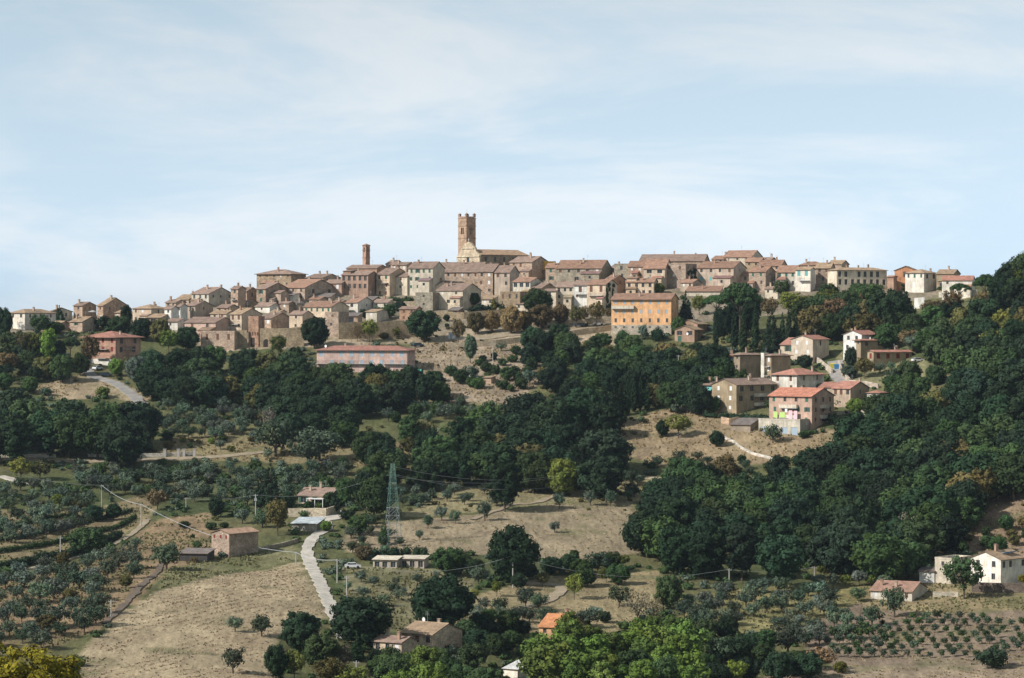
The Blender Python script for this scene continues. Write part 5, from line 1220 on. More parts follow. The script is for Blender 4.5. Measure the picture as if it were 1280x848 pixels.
cable(pl['h'], pl['r'], 1.0, 'cable climbing from the pale pole above the olive grove')
cable(pl['n'], pl['a'], .8, 'cable from the thin pole to the transformer pole')
cable(pl['a'], pl['b'], 2.0, 'cable from the transformer pole across the farm villa')
# lattice pylon
Pb = hit(491, 681); s = F / Pb.y; HP = 101 / s; root = empty('lattice_pylon', Pb, R(20)); tag(root, 'slim green lattice pylon standing in the olive slope', 'pylon')
hw = lambda z_: 1.55 * (1 - z_ / HP) + .42
lv = [0, .13, .25, .36, .46, .55, .63, .70, .77, .83, .89, .95, 1.0]
for sx in (-1, 1):
    for sy in (-1, 1):
        q = MB(); q.tube((sx * hw(-1), sy * hw(-1), -1), (sx * hw(HP), sy * hw(HP), HP), .065, .045, 4); q.build('leg', [M['pylon']], root)
for a, b_ in zip(lv, lv[1:]):
    z0, z1 = a * HP, b_ * HP; q = MB()
    for ax in (0, 1):
        for sg in (-1, 1):
            for s1 in (-1, 1):
                p = [s1 * hw(z0), sg * hw(z0), z0]; e = [-s1 * hw(z1), sg * hw(z1), z1]; f_ = [s1 * hw(z1), sg * hw(z1), z1]
                if ax: p[0], p[1] = p[1], p[0]; e[0], e[1] = e[1], e[0]; f_[0], f_[1] = f_[1], f_[0]
                q.tube(p, e, .03, .03, 3)
            q.tube(f_, e, .035, .035, 3)
    q.build('bracing', [M['metal'] if b_ < .5 else M['pylon']], root)
for z_ in (.86, .70):
    q = MB(); q.box(-1.7, 1.7, -.08, .08, z_ * HP - .08, z_ * HP + .08); q.build('crossarm', [M['pylon']], root)
pt = [Pb + Vector((dx_, 0, z_ * HP)) for dx_, z_ in ((-1.6, .86), (1.6, .86), (0, .97))]
for i, (p, (u, v, Y)) in enumerate(zip(pt, ((860, 546, 905), (862, 558, 905), (864, 534, 905)))):
    cable(p, free(u, v, Y), 7 + i, ['lowest', 'middle', 'uppermost'][(1, 0, 2)[i]] + ' of three power lines rising right from the pylon over the dark wood', .045)

# ------------------------------------------------------------------ cars, bins, parasol and other small things
def car(u, v, rz, mat, label):
    P_ = hit(u, v); root = empty('parked_car', P_ + Vector((0, 0, .15)), rz); q = MB()
    prof = [(-2.0, .3), (2.0, .3), (2.05, .75), (1.3, .9), (.7, 1.42), (-1.2, 1.42), (-1.9, .95), (-2.05, .7)]
    k = len(prof); vs = [(a, -.82, z) for a, z in prof] + [(a, .82, z) for a, z in prof]
    q.add(vs, [tuple(range(k)), tuple(range(k, 2 * k))[::-1]] + [(k + i, k + (i + 1) % k, (i + 1) % k, i) for i in range(k)]); q.build('body', [M[mat]], root)
    q = MB()
    for y_ in (-.83, .825): q.box(-1.3, .85, y_ - .004, y_ + .009, .95, 1.32)
    q.add([(1.25, -.7, .96), (1.25, .7, .96), (.78, .68, 1.38), (.78, -.68, 1.38)], [(0, 1, 2, 3)]); q.add([(-1.9, -.7, 1.0), (-1.9, .7, 1.0), (-1.27, .68, 1.38), (-1.27, -.68, 1.38)], [(0, 3, 2, 1)])
    q.build('windows', [M['pane']], root)
    for x_ in (-1.25, 1.25):
        for y_ in (-.78, .78):
            q = MB(); q.tube((x_, y_ - .1, .32), (x_, y_ + .1, .32), .33, .33, 12); q.build('wheel', [M['rubber']], root)
    tag(root, label, 'car')
car(133, 471, R(10), 'carblue', 'dark blue parked car on the road below the red roofed villa')
car(122, 463, R(60), 'carwhite', 'pale parked car tight under the red roofed villa')
car(1147, 453, R(20), 'carwhite', 'white parked car beside the brown house with red shutters')
car(748, 407, R(5), 'carwhite', 'white parked car under the avenue tree nearest the orange building')
car(724, 409, R(10), 'carblue', 'dark parked car between the avenue trees')
car(609, 478, R(0), 'carwhite', 'white car parked on the dusty slope below the avenue')
car(523, 434, R(20), 'carblue', 'dark car beside the shade of the big round tree under the town')
car(441, 711, R(5), 'carwhite', 'white van like car half hidden beside the right hand pole of the track')
for u, v, m_, lb in ((1041, 461, 'yellow', 'yellow recycling bin on the steep street'), (1046, 462, 'bluebin', 'blue recycling bin on the steep street')):
    P_ = hit(u, v); root = empty('recycling_bin', P_); q = MB(); q.add([(-.75, -.5, .1), (.75, -.5, .1), (.75, .5, .1), (-.75, .5, .1), (-.9, -.65, 1.5), (.9, -.65, 1.5), (.9, .65, 1.5), (-.9, .65, 1.5)], [(3, 2, 1, 0), (4, 5, 6, 7), (0, 1, 5, 4), (1, 2, 6, 5), (2, 3, 7, 6), (3, 0, 4, 7)])
    q.build('body', [M[m_]], root); q = MB(); q.extr([(-.7, 1.51), (.7, 1.51), (.5, 1.85), (-.5, 1.85)], -.92, .92, 0); q.build('lid', [M[m_]], root); tag(root, lb, 'bin')
P_ = hit(116, 402); root = empty('parasol', P_ + Vector((0, 0, 1.4))); q = MB(); k = 10; q.add([(0, 0, 2.9)] + [(2.1 * math.cos(2 * math.pi * i / k), 2.1 * math.sin(2 * math.pi * i / k), 2.2) for i in range(k)], [(0, 1 + i, 1 + (i + 1) % k) for i in range(k)] + [(0, 1 + (i + 1) % k, 1 + i) for i in range(k)])
q.build('canopy', [M['white']], root); q = MB(); q.tube((0, 0, -1.5), (0, 0, 2.85), .05, .05, 6); q.build('pole', [M['metal']], root); tag(root, 'white parasol on the terrace between the two stone houses', 'parasol')
P_ = hit(565, 424); root = empty('portable_cabin', P_, R(-20)); q = MB(); q.box(-1.1, 1.1, -.8, .8, 0, 2.4); q.build('body', [M['white']], root); q = MB(); q.box(-1.2, 1.2, -.9, .9, 2.4, 2.55); q.build('roof', [M['white']], root); q = MB(); q.box(-.4, .4, -.84, -.803, .1, 2.0); q.build('door', [M['blue']], root)
tag(root, 'white portable cabin on the dusty slope by the bare brown tree', 'cabin')
P_ = hit(519, 471); root = empty('covered_trailer', P_, R(-15)); q = MB(); q.extr([(-1.2, .5), (1.2, .5), (1.3, 1.8), (.7, 2.6), (-.7, 2.6), (-1.3, 1.8)], -2.6, 2.6, 0)
q.add([(-2.6, -1.2, .5), (-2.6, 1.2, .5), (-2.6, 1.3, 1.8), (-2.6, .7, 2.6), (-2.6, -.7, 2.6), (-2.6, -1.3, 1.8)], [(5, 4, 3, 2, 1, 0)]); q.build('cover', [M['tarp']], root); q = MB()
for x_ in (-1.6, 1.6): q.tube((x_, -1.1, .35), (x_, 1.1, .35), .35, .35, 10)
q.build('wheels', [M['rubber']], root); tag(root, 'green tarpaulin covered trailer at the right end of the long pink row house', 'trailer')
for i, u in enumerate((206, 223, 230, 243)):
    P_ = hit(u, 571); q = MB(); q.box(-.4, .4, -.4, .4, -.5, 2.2); q.box(-.5, .5, -.5, .5, 2.2, 2.4); o_ = q.build('gate_pillar', [M['concrete']], None, P_, color=(.6, .6, .6))
    tag(o_, ['first', 'second', 'third', 'fourth'][i] + ' white gate pillar from the left along the lower road', 'pillar', 'white gate pillars along the road')

# ------------------------------------------------------------------ trees one can point at
TT = '''
4,425,22,40,oak,dark,dark tree at the very left edge beside the cream villa
8,413,16,27,bare,dbrown,thin dark conifer like tree standing above the left edge
16,450,34,36,loose,mid,green garden tree below the cream villa at the left edge
30,452,26,36,oak,dbrown,dull green tree left of the bright yellow green one
50,421,27,28,loose,mid,green tree against the wall of the cream villa
43,452,23,36,loose,yg,bright yellow green tree below the cream villa
61,457,23,48,tall,light,tall fresh green tree right of the bright yellow green one
72,455,20,30,oak,dark,dark round tree left of the small umbrella pine
88,453,26,32,umbrella,pine,small fresh green umbrella pine left of the red roofed villa
113,462,25,43,loose,brown,brown leaved tree in front of the red roofed villa
100,470,24,28,oak,mid,green bush like tree below the small umbrella pine
33,468,26,30,oak,mid,dark green tree on the slope left of the lamp pole
55,474,30,28,oak,dbrown,brownish green tree on the slope below the yellow green one
78,478,30,34,oak,mid,green tree left of the white lamp pole
10,470,30,30,loose,brown,rust tinged tree at the left edge slope
145,471,20,22,oak,light,bright round tree at the corner of the red roofed villa
128,497,22,14,shrub,light,bright green bush between road and big dark trees
58,495,14,11,shrub,olive,silvery bush on the dry bank
172,480,32,34,oak,olive,grey green tree right of the asphalt road
160,468,20,22,loose,dbrown,greyish tree behind the corner of the villa
191,494,10,38,cypress,cyp,thin cypress right of the asphalt road
178,426,30,28,oak,dark,dark tree under the hipped cream house
200,432,26,34,oak,dbrown,brown green tree under the narrow white fronts
211,443,26,31,loose,light,light green tree left of the pink house
234,438,30,30,oak,dark,dark green tree in front of the pink house
258,434,15,14,shrub,dark,dark bush in front of the stone hall windows
150,416,30,20,oak,mid,green trees on the terrace below the stone gable
130,412,26,18,shrub,dark,dark bush right of the ivy cottage
393,436,35,40,oak,dark,dark round tree standing alone before the town wall
348,447,26,28,loose,yg,yellow green bushy tree below the gate tower
370,447,16,14,shrub,mid,dark green agave like bush below the town wall
447,427,19,23,bare,brown,leafless brown tree below the pale town wall
462,428,21,29,loose,yg,yellow and green tree below the pale town wall
496,424,12,16,young,yg,small yellow green tree below the pale town wall
480,424,14,9,shrub,dbrown,low brown bush below the pale town wall
530,427,46,40,oak,dark,very large dark round tree below the square tower house
573,432,19,34,loose,brown,brown tree with thin trunk beside the portable cabin
594,418,23,28,oak,dbrown,brown green round tree left end of the avenue
614,416,25,27,oak,brown,russet round tree second in the avenue
639,418,32,36,oak,brown,largest russet tree of the avenue
656,415,22,26,oak,dbrown,dull brown green tree of the avenue right of the largest
628,394,13,17,conifer,dark,small cone shaped tree below the brown brick block
617,390,9,18,cypress,yg,pale yellowish slim tree below the tall stone house
588,454,16,36,tall,olive,pale slim tree on the dusty slope below the avenue
558,402,9,9,shrub,dark,small round bush on the terrace left of the centre
559,410,6,6,shrub,dark,smaller round bush on the terrace left of the centre
592,383,19,17,oak,mid,green creeper like tree against the painted cream house
600,394,32,14,shrub,dark,dark green hedge below the painted cream house
573,388,11,15,palm,olive,small palm in front of the painted cream house
492,380,22,9,shrub,mid,green shrub on the terrace left of the tower house
510,384,16,14,shrub,mid,green shrub beside the cream garden wall
487,398,16,18,oak,mid,green tree left of the ruined brick hut
500,392,16,16,oak,dark,dark green tree behind the ruined brick hut
476,395,22,12,shrub,mid,green bushes on the roof terrace
455,398,12,12,shrub,dark,dark bush right of the loggia
672,396,38,34,oak,mid,broad green tree in the town centre
677,411,34,30,oak,brown,russet tree below the broad green town tree
701,407,22,26,oak,brown,russet round tree of the avenue below the three window rows
721,410,20,28,loose,dbrown,brown green avenue tree left of the bright cream house
731,406,14,24,loose,brown,thin brown avenue tree before the bright cream house
746,408,20,31,loose,dbrown,brown olive avenue tree with slim trunk
761,401,11,16,loose,brown,small orange brown tree left of the orange building
778,426,18,14,shrub,pine,dark green bush left in front of the orange building
822,427,18,17,shrub,dark,round green bush right in front of the orange building
804,425,15,20,olive,olive,grey green tree against the base of the orange building
857,410,23,46,conifer,dark,dark conifer right of the orange building
848,420,18,24,oak,mid,green tree at the shaded side of the orange building
874,394,19,25,loose,yg,yellowish tree left of the stone pines
823,368,18,14,oak,yg,light ivy bush behind the orange building
925,432,60,80,umbrella,pine,great umbrella pine with broad crown below the teal shuttered house
896,404,40,36,umbrella,pine,smaller umbrella pine on the left of the great one
930,420,44,50,oak,dark,dark tree mass under the great umbrella pine
905,425,30,40,oak,dark,dark tree in the shade left of the great pine
895,436,9,50,cypress,cyp,first slim cypress from the left under the pines
918,440,10,58,cypress,cyp,slim cypress under the middle of the great pine
929,442,12,50,cypress,cyp,slim cypress a little right of the great pine trunk
944,441,11,62,cypress,cyp,tallest slim cypress right of the great pine
965,441,28,56,conifer,cyp,broad dark conifer between cypresses
978,440,9,50,cypress,cyp,slim cypress directly right of the broad conifer
986,440,10,54,cypress,cyp,slim cypress second right of the broad conifer
995,438,15,50,conifer,cyp,dark pointed conifer at the right end of the cypress group
960,400,24,28,loose,brown,brown tree behind the tall cypress
990,398,32,34,loose,yg,yellow green tree below the veranda house
978,376,22,26,loose,mid,green tree against the veranda house wall
1012,395,26,26,oak,dbrown,brownish tree under the white modern house
1020,428,50,46,oak,dbrown,wide brownish green tree below the right crest
1042,420,40,48,loose,brown,rust brown tree left of the small dark conifer
1058,400,38,36,oak,mid,green tree under the left corner of the cream palazzo
1035,385,30,22,oak,yg,yellow green tree under the stone house on the crest
1063,424,34,44,oak,dark,dark green tree above the cream villa
1076,392,10,26,cypress,brown,reddish narrow creeper tree under the palazzo
1088,412,16,42,conifer,cyp,small dark conifer under the right half of the palazzo
1108,415,46,54,oak,dark,large dark tree under the right corner of the palazzo
1129,404,38,48,conifer,cyp,airy dark cedar in front of the white terrace wall
1138,422,24,22,loose,yg,pale yellow green tree above the brown house with red shutters
1150,440,40,26,oak,olive,grey green bushes above the white parked car
1166,408,34,34,loose,brown,reddish brown tree below the white green shuttered house
1190,404,28,42,loose,brown,brown tree below the red roofed white house
1179,374,18,17,umbrella,pine,little umbrella pine left of the red roofed white house
1200,380,30,26,umbrella,pine,umbrella pine in front of the red roofed white house
1232,388,34,46,umbrella,pine,tall umbrella pine right of the red roofed white house
1209,420,16,26,conifer,cyp,dark conifer below the crest on the right
1243,449,36,36,loose,yel,golden yellow tree on the right hillside
1268,428,34,34,oak,yg,olive yellow tree at the right edge
1252,382,36,44,oak,dark,dark oak on the skyline behind the umbrella pines at the right
1266,374,40,48,broad,dark,dark tree on the skyline near the right edge
1284,366,44,50,oak,mid,highest oak on the skyline at the right edge
1300,372,44,48,oak,dark,dark skyline oak cut by the right edge
1275,392,40,44,broad,mid,green tree below the highest skyline oak
336,542,22,34,bare,grey,bleached dead tree in the olives under the dark wood
478,846,36,28,oak,mid,mid green tree hiding the foot of the farmhouse wing
512,844,34,28,oak,light,bright green tree before the gap of the farmhouse
548,842,38,32,oak,mid,green tree in front of the shaded farmhouse end
590,838,40,34,oak,mid,round green tree right of the farmhouse
386,640,15,13,oak,mid,round bush in front of the farm villa left windows
420,642,16,20,oak,dark,dark tree at the right corner of the farm villa
360,638,18,24,oak,dark,dark tree at the left end of the farm villa
74,402,16,20,conifer,dark,dark conifer behind the low cream wing at the far left
158,408,16,26,oak,dark,dark tree between the stone gable and the hipped cream house
68,418,24,16,oak,mid,green bushes below the low cream wing
490,850,34,40,broad,mid,green tree overlapping the farmhouse wing from below
530,850,36,42,broad,light,bright tree overlapping the middle of the farmhouse
470,838,22,26,oak,dark,dark tree at the left end of the farmhouse wing
848,548,31,30,loose,yg,yellow green bush group on the orange slope
829,546,17,21,oak,dark,dark bush left of the yellow green bushes
896,559,20,20,oak,dark,dark round bush on the orange slope
844,518,16,14,olive,olive,silvery olive above the yellow green bushes
802,530,11,10,young,olive,little olive on the bare part of the orange slope
892,517,20,22,oak,mid,green tree in front of the large brown apartment block
925,480,22,20,oak,mid,round green tree below the blind side wall
912,478,18,16,loose,olive,olive green tree below the white house left of the blocks
961,478,12,18,oak,mid,green tree between the two upper apartment blocks
1006,462,20,18,oak,dark,dark green tree left of the street
1081,474,27,27,loose,dbrown,brown olive tree in the steep garden
1064,462,16,28,oak,dark,dark green tree in front of the cream villa
1062,473,22,16,oak,olive,grey green tree beside the street wall
1100,467,13,13,olive,olive,small olive left in front of the red shutters
1114,464,11,12,olive,olive,small olive right in front of the red shutters
1113,488,8,18,cypress,cyp,tiny cypress below the brown house
1070,518,24,20,oak,light,fresh green tree beside the pink apartment block
1046,500,10,20,cypress,cyp,dark cypress left of the white house corner
966,554,25,24,olive,dolive,grey green tree in front of the garages
1005,548,16,9,shrub,mid,low green bush at the end of the garages
338,634,30,60,conifer,dark,tall dark conifer left of the farm villa
325,634,20,40,conifer,dark,second dark conifer left of the farm villa
347,670,34,47,loose,dbrown,brown and green autumn tree beside the transformer shed
270,647,21,25,oak,dark,dark green tree behind the barn
303,655,22,20,olive,olive,grey olive tree left of the transformer pole
328,660,26,20,olive,dolive,dusky bush behind the barn roof
431,632,24,34,oak,mid,green tree at the right end of the farm villa
434,650,20,14,shrub,dark,dark hedge right of the farm villa wall
408,665,16,14,oak,light,green bush inside the bend of the white track
480,681,15,32,conifer,pine,small pointed conifer left of the lattice pylon
448,669,26,25,oak,mid,spreading green tree left of the small pointed conifer
461,660,18,18,olive,dolive,grey green tree behind the spreading one
641,731,60,74,oak,dark,very big round dark tree in the middle foreground field
558,720,37,36,oak,mid,green tree left of the big round dark tree
453,700,29,20,shrub,brown,russet hedge end below the pointed conifer
702,620,48,46,oak,yg,big yellow green tree before the dark central wood
553,790,80,68,oak,dark,huge dark green oak above the stone farmhouse
450,809,84,62,oak,dark,huge dark oak left of the stone farmhouse
376,818,52,52,oak,dark,dark oak at the lower end of the dry field
400,838,48,44,oak,mid,green oak below the dark one at the field corner
345,850,30,44,oak,dark,dark tree at the foot of the dry field
368,852,30,40,loose,yg,yellow green tree at the bottom left of the oak group
446,826,22,36,conifer,dark,dark conifer left of the farmhouse wing
430,842,24,38,bare,grey,greyish bare tree at the bottom
440,866,46,34,loose,yg,yellow green bush beside the bottom pole
412,862,40,40,loose,dbrown,olive brown tree at the bottom edge
718,750,25,33,loose,yg,yellow tree with long shadow beside the dirt path
774,759,29,27,olive,dolive,dusky olive tree in the open right of the yellow tree
797,780,34,45,bare,pale,pale straw coloured willow bush
820,779,18,34,bare,pale,second narrower pale straw bush
835,762,34,44,oak,mid,green tree right of the pale straw bushes
756,779,18,15,oak,dark,dark bush behind the poplars
733,782,12,22,conifer,dark,small dark conifer right of the orange roof
621,746,17,21,loose,yg,yellow green small tree left of the concrete pole
593,752,13,16,loose,yg,small yellow tree left of the bright small one
657,760,24,27,olive,dolive,dark olive with shadow below the concrete pole
1205,749,50,54,loose,mid,airy green tree in front of the cream annex
1118,772,34,40,olive,dolive,dark olive in front of the long low stable
1090,784,29,28,olive,dolive,dusky olive at the top of the young rows
1072,752,22,18,olive,dolive,rounded olive left of the long low stable
1278,733,12,15,loose,yel,bright yellow bush at the right edge beside the farmhouse
1240,836,46,28,shrub,dark,big dark bush at the lower right
1027,839,36,30,loose,brown,golden brown autumn bush below the young olive rows
1050,842,18,16,shrub,yg,yellow green bush right of the autumn bush
26,602,30,30,loose,yg,light green tree near the left edge below the road
50,600,28,24,loose,dbrown,brownish green tree below the road on the left
197,638,29,26,loose,brown,brown and yellow autumn tree left of the lane pole
142,650,20,20,oak,dark,round dark bush above the lane
117,652,26,20,oak,dark,dark bush left of the round one above the lane
107,694,46,34,oak,mid,big dark green hedge tree below the vineyard
208,714,46,36,olive,dolive,large spreading olive left of the black shed
72,637,18,20,loose,yg,yellowish small tree above the vineyard
107,640,26,28,olive,olive,tall silvery olive above the vineyard
291,842,32,34,olive,dolive,large olive in the dry field near the bottom
327,796,31,28,olive,dolive,dark olive in the dry field on the right
294,790,21,20,olive,olive,smaller olive in the dry field left of the dark one
'''
for ln in TT.strip().splitlines():
    a = ln.split(',', 6)
    tree(float(a[0]), float(a[1]), float(a[2]), float(a[3]), a[4], a[5], a[6])
# near tree whose golden crown rises into the lower left corner
PY = Vector((-50.5, 292, float(ground_z(np.float64(-50.5), np.float64(292)))))
g_ = random.Random(5); cl = gen_round(14, 2.0, 13, 110, .7, 1.35, .3)(g_); tmn = trunk_mb(3.5, .3, 8, 3, 6, 3.5)
root = empty('maple_tree', PY); zt = (-(808 - YH) / F * 292 - PY.z) / 13.0; root.scale = (1, 1, zt)
link('crown', crown_mesh('maple_crown', cl, 0.30, 0.95, 5, core=.72), root, color=(0.23, 0.20, 0.022)); link('trunk', new_mesh('trunk', tmn.v, tmn.f, [M['bark']]), root)
tag(root, 'golden green maple whose crown fills the lower left corner', 'tree')

# ------------------------------------------------------------------ woods
OAKS = [('oak', 'dark', 1, 3), ('oak', 'mid', .95, 1.5), ('broad', 'dark', 1, 2.6), ('broad', 'mid', .95, 1.6), ('tall', 'dark', 1.1, 1.3), ('broad', 'dbrown', .85, .95), ('oak', 'dolive', .9, .25), ('conifer', 'dark', .9, .35)]
MIXD = [('oak', 'mid', 1, 1.5), ('oak', 'dark', 1, 1.6), ('broad', 'mid', 1, 1.5), ('broad', 'dark', 1, 1.2), ('olive', 'dolive', 1.2, .6), ('loose', 'dbrown', .8, 1), ('tall', 'mid', 1, 1), ('loose', 'yg', .8, .4)]
CNT = {}
CNT['A'] = wood([(-20, 515), (40, 514), (100, 517), (140, 520), (178, 526), (184, 540), (178, 555), (140, 568), (90, 566), (60, 548), (0, 562), (-20, 562)], 34, 17, (12.5, 16), OAKS, 'big dark wood at the left', 'trees of the big dark wood at the left', seed=1)
CNT['B'] = wood([(160, 458), (200, 452), (240, 446), (300, 449), (340, 448), (370, 458), (392, 467), (430, 468), (515, 471), (548, 476), (560, 490), (510, 500), (470, 500), (400, 506), (300, 500), (240, 497), (200, 494), (165, 480)], 23, 12, (8.5, 11.5), OAKS, 'dark wood below the town wall', 'trees of the dark wood below the town wall', seed=2)
CNT['C'] = wood([(330, 520), (360, 500), (400, 500), (460, 500), (480, 510), (445, 530), (440, 555), (400, 566), (350, 560)], 30, 16, (8, 11), MIXD, 'wood left of the central valley', 'trees of the wood left of the central valley', seed=3)
CNT['D'] = wood([(440, 560), (500, 528), (560, 540), (575, 590), (520, 600), (470, 625), (440, 610)], 31, 18, (8, 11.5), MIXD, 'wood around the white pole', 'trees of the wood around the white pole', seed=4)
CNT['E'] = wood([(565, 555), (600, 530), (650, 514), (690, 496), (755, 494), (775, 515), (765, 545), (760, 580), (775, 600), (690, 600), (640, 612), (590, 590)], 30, 16, (10.5, 14), OAKS, 'central wood', 'trees of the central wood', seed=5)
CNT['F'] = wood([(655, 430), (700, 412), (790, 428), (820, 440), (790, 462), (770, 478), (700, 490), (670, 470)], 22, 12, (6.5, 9.5), MIXD, 'upper wood under the avenue', 'trees of the upper wood under the avenue', seed=6)
CNT['G'] = wood([(780, 470), (800, 455), (845, 440), (900, 440), (908, 470), (880, 500), (850, 508), (800, 498)], 22, 12, (8, 11), OAKS, 'grove below the brick lodge', 'trees of the grove below the brick lodge', seed=7)
CNT['H'] = wood([(805, 640), (842, 596), (895, 590), (960, 600), (1020, 582), (1060, 566), (1095, 524), (1130, 506), (1180, 482), (1200, 450), (1300, 440), (1300, 600), (1230, 615), (1200, 650), (1180, 676), (1140, 702), (1060, 704), (1000, 702), (930, 710), (860, 712), (808, 692)], 31, 17, (10.5, 14.5), OAKS + [('loose', 'yg', .8, .55), ('bare', 'grey', .8, .15)], 'great wood on the right', 'trees of the great wood on the right hillside', seed=8)
CNT['I'] = wood([(1168, 445), (1200, 405), (1240, 360), (1262, 335), (1310, 318), (1310, 450), (1200, 462), (1172, 474)], 27, 14, (9, 13), OAKS + [('loose', 'yg', .8, .6), ('broad', 'dbrown', 1, 1.2)], 'wood on the upper right hill', 'trees of the wood on the upper right hill', seed=9)
CNT['J'] = wood([(480, 840), (560, 831), (612, 838), (618, 885), (480, 885)], 30, 18, (6.5, 8.5), [('oak', 'mid', 1, 2), ('oak', 'light', 1, 3), ('broad', 'light', 1, 1)], 'thicket below the stone farmhouse', 'trees of the thicket below the stone farmhouse', seed=10)
CNT['K'] = wood([(676, 815), (700, 790), (740, 802), (770, 787), (830, 780), (858, 800), (860, 862), (682, 862)], 27, 17, (9, 12), [('tall', 'light', 1, 3), ('loose', 'light', 1, 1), ('tall', 'mid', 1, .6)], 'light green poplars at the bottom', 'light green poplars at the bottom', seed=11)
CNT['L'] = wood([(850, 792), (900, 780), (960, 790), (1010, 800), (1010, 838), (950, 845), (870, 848)], 26, 16, (5, 7.5), MIXD, 'dark hedge wood at the bottom right', 'trees of the dark hedge wood at the bottom right', seed=12)
CNT['M'] = wood([(680, 700), (740, 690), (790, 690), (810, 712), (760, 722), (690, 724)], 20, 12, (4, 5.5), MIXD, 'hedge under the mown field', 'trees of the hedge under the mown field', seed=13)
CNT['N'] = wood([(1040, 360), (1115, 372), (1150, 400), (1150, 425), (1060, 418), (1000, 412), (1000, 385)], 24, 12, (8, 11), [('broad', 'dbrown', 1, 3), ('loose', 'yg', .9, 1.2), ('oak', 'mid', 1, 2), ('broad', 'mid', 1, 2), ('conifer', 'dark', 1, .4)], 'park below the cream palazzo', 'trees of the park below the cream palazzo', seed=14)
CNT['O'] = wood([(560, 700), (600, 700), (660, 712), (690, 724), (640, 730), (570, 722)], 18, 10, (3, 5), MIXD, 'bushes around the big round dark tree', 'bushy trees around the big round dark tree', seed=15)
CNT['P'] = wood([(560, 770), (620, 762), (660, 775), (670, 800), (600, 812), (566, 800)], 22, 13, (3.5, 6), MIXD, 'garden right of the stone farmhouse', 'trees of the garden right of the stone farmhouse', seed=16)
CNT['Q'] = wood([(1115, 388), (1150, 392), (1200, 384), (1240, 398), (1225, 430), (1190, 440), (1140, 432)], 25, 12, (6, 9.5), [('loose', 'brown', .9, 1.4), ('broad', 'dbrown', 1, 2), ('oak', 'mid', 1, 2), ('loose', 'yg', .9, 1), ('oak', 'dark', 1, 1.5)], 'trees under the red roofed house', 'mixed trees under the red roofed white house', seed=17)
CNT['R'] = wood([(1108, 476), (1150, 462), (1172, 468), (1160, 500), (1112, 522), (1090, 516)], 22, 11, (6, 9), MIXD, 'copse beside the small white house', 'trees of the copse beside the small white house', seed=18)
# row of thin cypress trees
for i in range(9):
    u = 768 + i * 8.2
    tree(u, 522 - i * 2.2 + (i % 3), 9 + (i % 2) * 2, 38 + (i * 7 % 5) * 2, 'cypress', 'cyp', '%s cypress from the left in the slanting row above the orange slope' % ['first', 'second', 'third', 'fourth', 'fifth', 'sixth', 'seventh', 'eighth', 'ninth'][i], 'cypresses of the slanting row')
OLV = [('olive', 'olive', 1, 3), ('olive', 'dolive', 1, 2), ('oak', 'dbrown', .8, .15)]
def grove(poly, dx, dy, hr, where, seed, kinds=OLV, jt=.4):
    CNT[where] = wood(poly, dx, dy, hr, kinds, where, 'olive trees of the ' + where, jt=jt, seed=seed)
grove([(-10, 600), (70, 606), (110, 618), (120, 650), (60, 664), (-10, 680)], 19, 11, (3.2, 4.8), 'olive grove at the left edge', 20)
grove([(90, 585), (200, 578), (330, 580), (400, 592), (420, 612), (330, 625), (200, 618), (110, 612)], 16, 8, (3.2, 5), 'dense olive grove below the road', 21, [('olive', 'olive', 1, 3), ('olive', 'dolive', 1, 2), ('shrub', 'mid', .8, 1.4), ('shrub', 'olive', .8, 1)])
grove([(-10, 720), (60, 700), (130, 690), (190, 660), (180, 730), (120, 780), (60, 800), (-10, 806)], 23, 14, (3.2, 5), 'olive grove above the golden maple', 22, jt=.3)
grove([(200, 505), (330, 503), (350, 530), (330, 545), (220, 548), (190, 530)], 17, 8, (3, 4.8), 'olive grove under the dark wood', 23)
grove([(410, 575), (440, 580), (440, 640), (380, 612), (350, 590)], 18, 9, (3.2, 5), 'scrubby olives above the farm villa', 24, OLV + [('oak', 'mid', 1, 2)])
grove([(480, 500), (600, 492), (590, 520), (520, 525), (460, 520)], 20, 10, (3.5, 5.5), 'slope above the white pole', 25, [('olive', 'olive', 1, 3), ('oak', 'dolive', .8, 1.4), ('oak', 'mid', .9, 1)])
grove([(500, 600), (560, 580), (620, 598), (600, 625), (540, 634), (500, 634)], 24, 11, (2.8, 4), 'olives right of the pylon', 26)
grove([(590, 755), (650, 748), (760, 765), (700, 785), (600, 778)], 22, 13, (3, 4.6), 'olives behind the orange roof', 27)
grove([(852, 752), (900, 735), (950, 728), (1010, 726), (1050, 735), (1030, 752), (960, 765), (900, 786), (850, 785)], 22, 12, (3.2, 5), 'olive grove below the right wood', 28)
grove([(430, 722), (470, 715), (540, 712), (590, 740), (560, 752), (480, 760), (440, 745)], 22, 12, (1.8, 3.2), 'terraced plot with young olives', 29)
grove([(980, 760), (1060, 755), (1075, 790), (1040, 800), (1000, 800), (960, 785)], 17, 12, (3, 4.2), 'olives left of the young rows', 30)
grove([(765, 598), (800, 590), (800, 620), (740, 628), (720, 618)], 20, 10, (3, 4), 'olives by the yellow green tree', 31)
grove([(1130, 690), (1190, 650), (1240, 660), (1290, 640), (1290, 680), (1200, 690)], 22, 11, (2.5, 4.5), 'scrubby bank above the white farmhouse', 32, [('oak', 'mid', 1, 2), ('shrub', 'dbrown', .7, 2), ('oak', 'yg', .8, .5)])
grove([(535, 472), (560, 482), (640, 487), (690, 474), (705, 440), (640, 430), (600, 438), (565, 458)], 19, 9, (2.2, 5.5), 'dusty gardens below the avenue', 33, [('shrub', 'mid', .8, 3), ('oak', 'mid', 1, 2), ('olive', 'olive', 1, 1)])
grove([(-10, 430), (80, 440), (90, 470), (40, 486), (-10, 490)], 22, 11, (4, 7), 'gardens at the left edge', 34, MIXD)
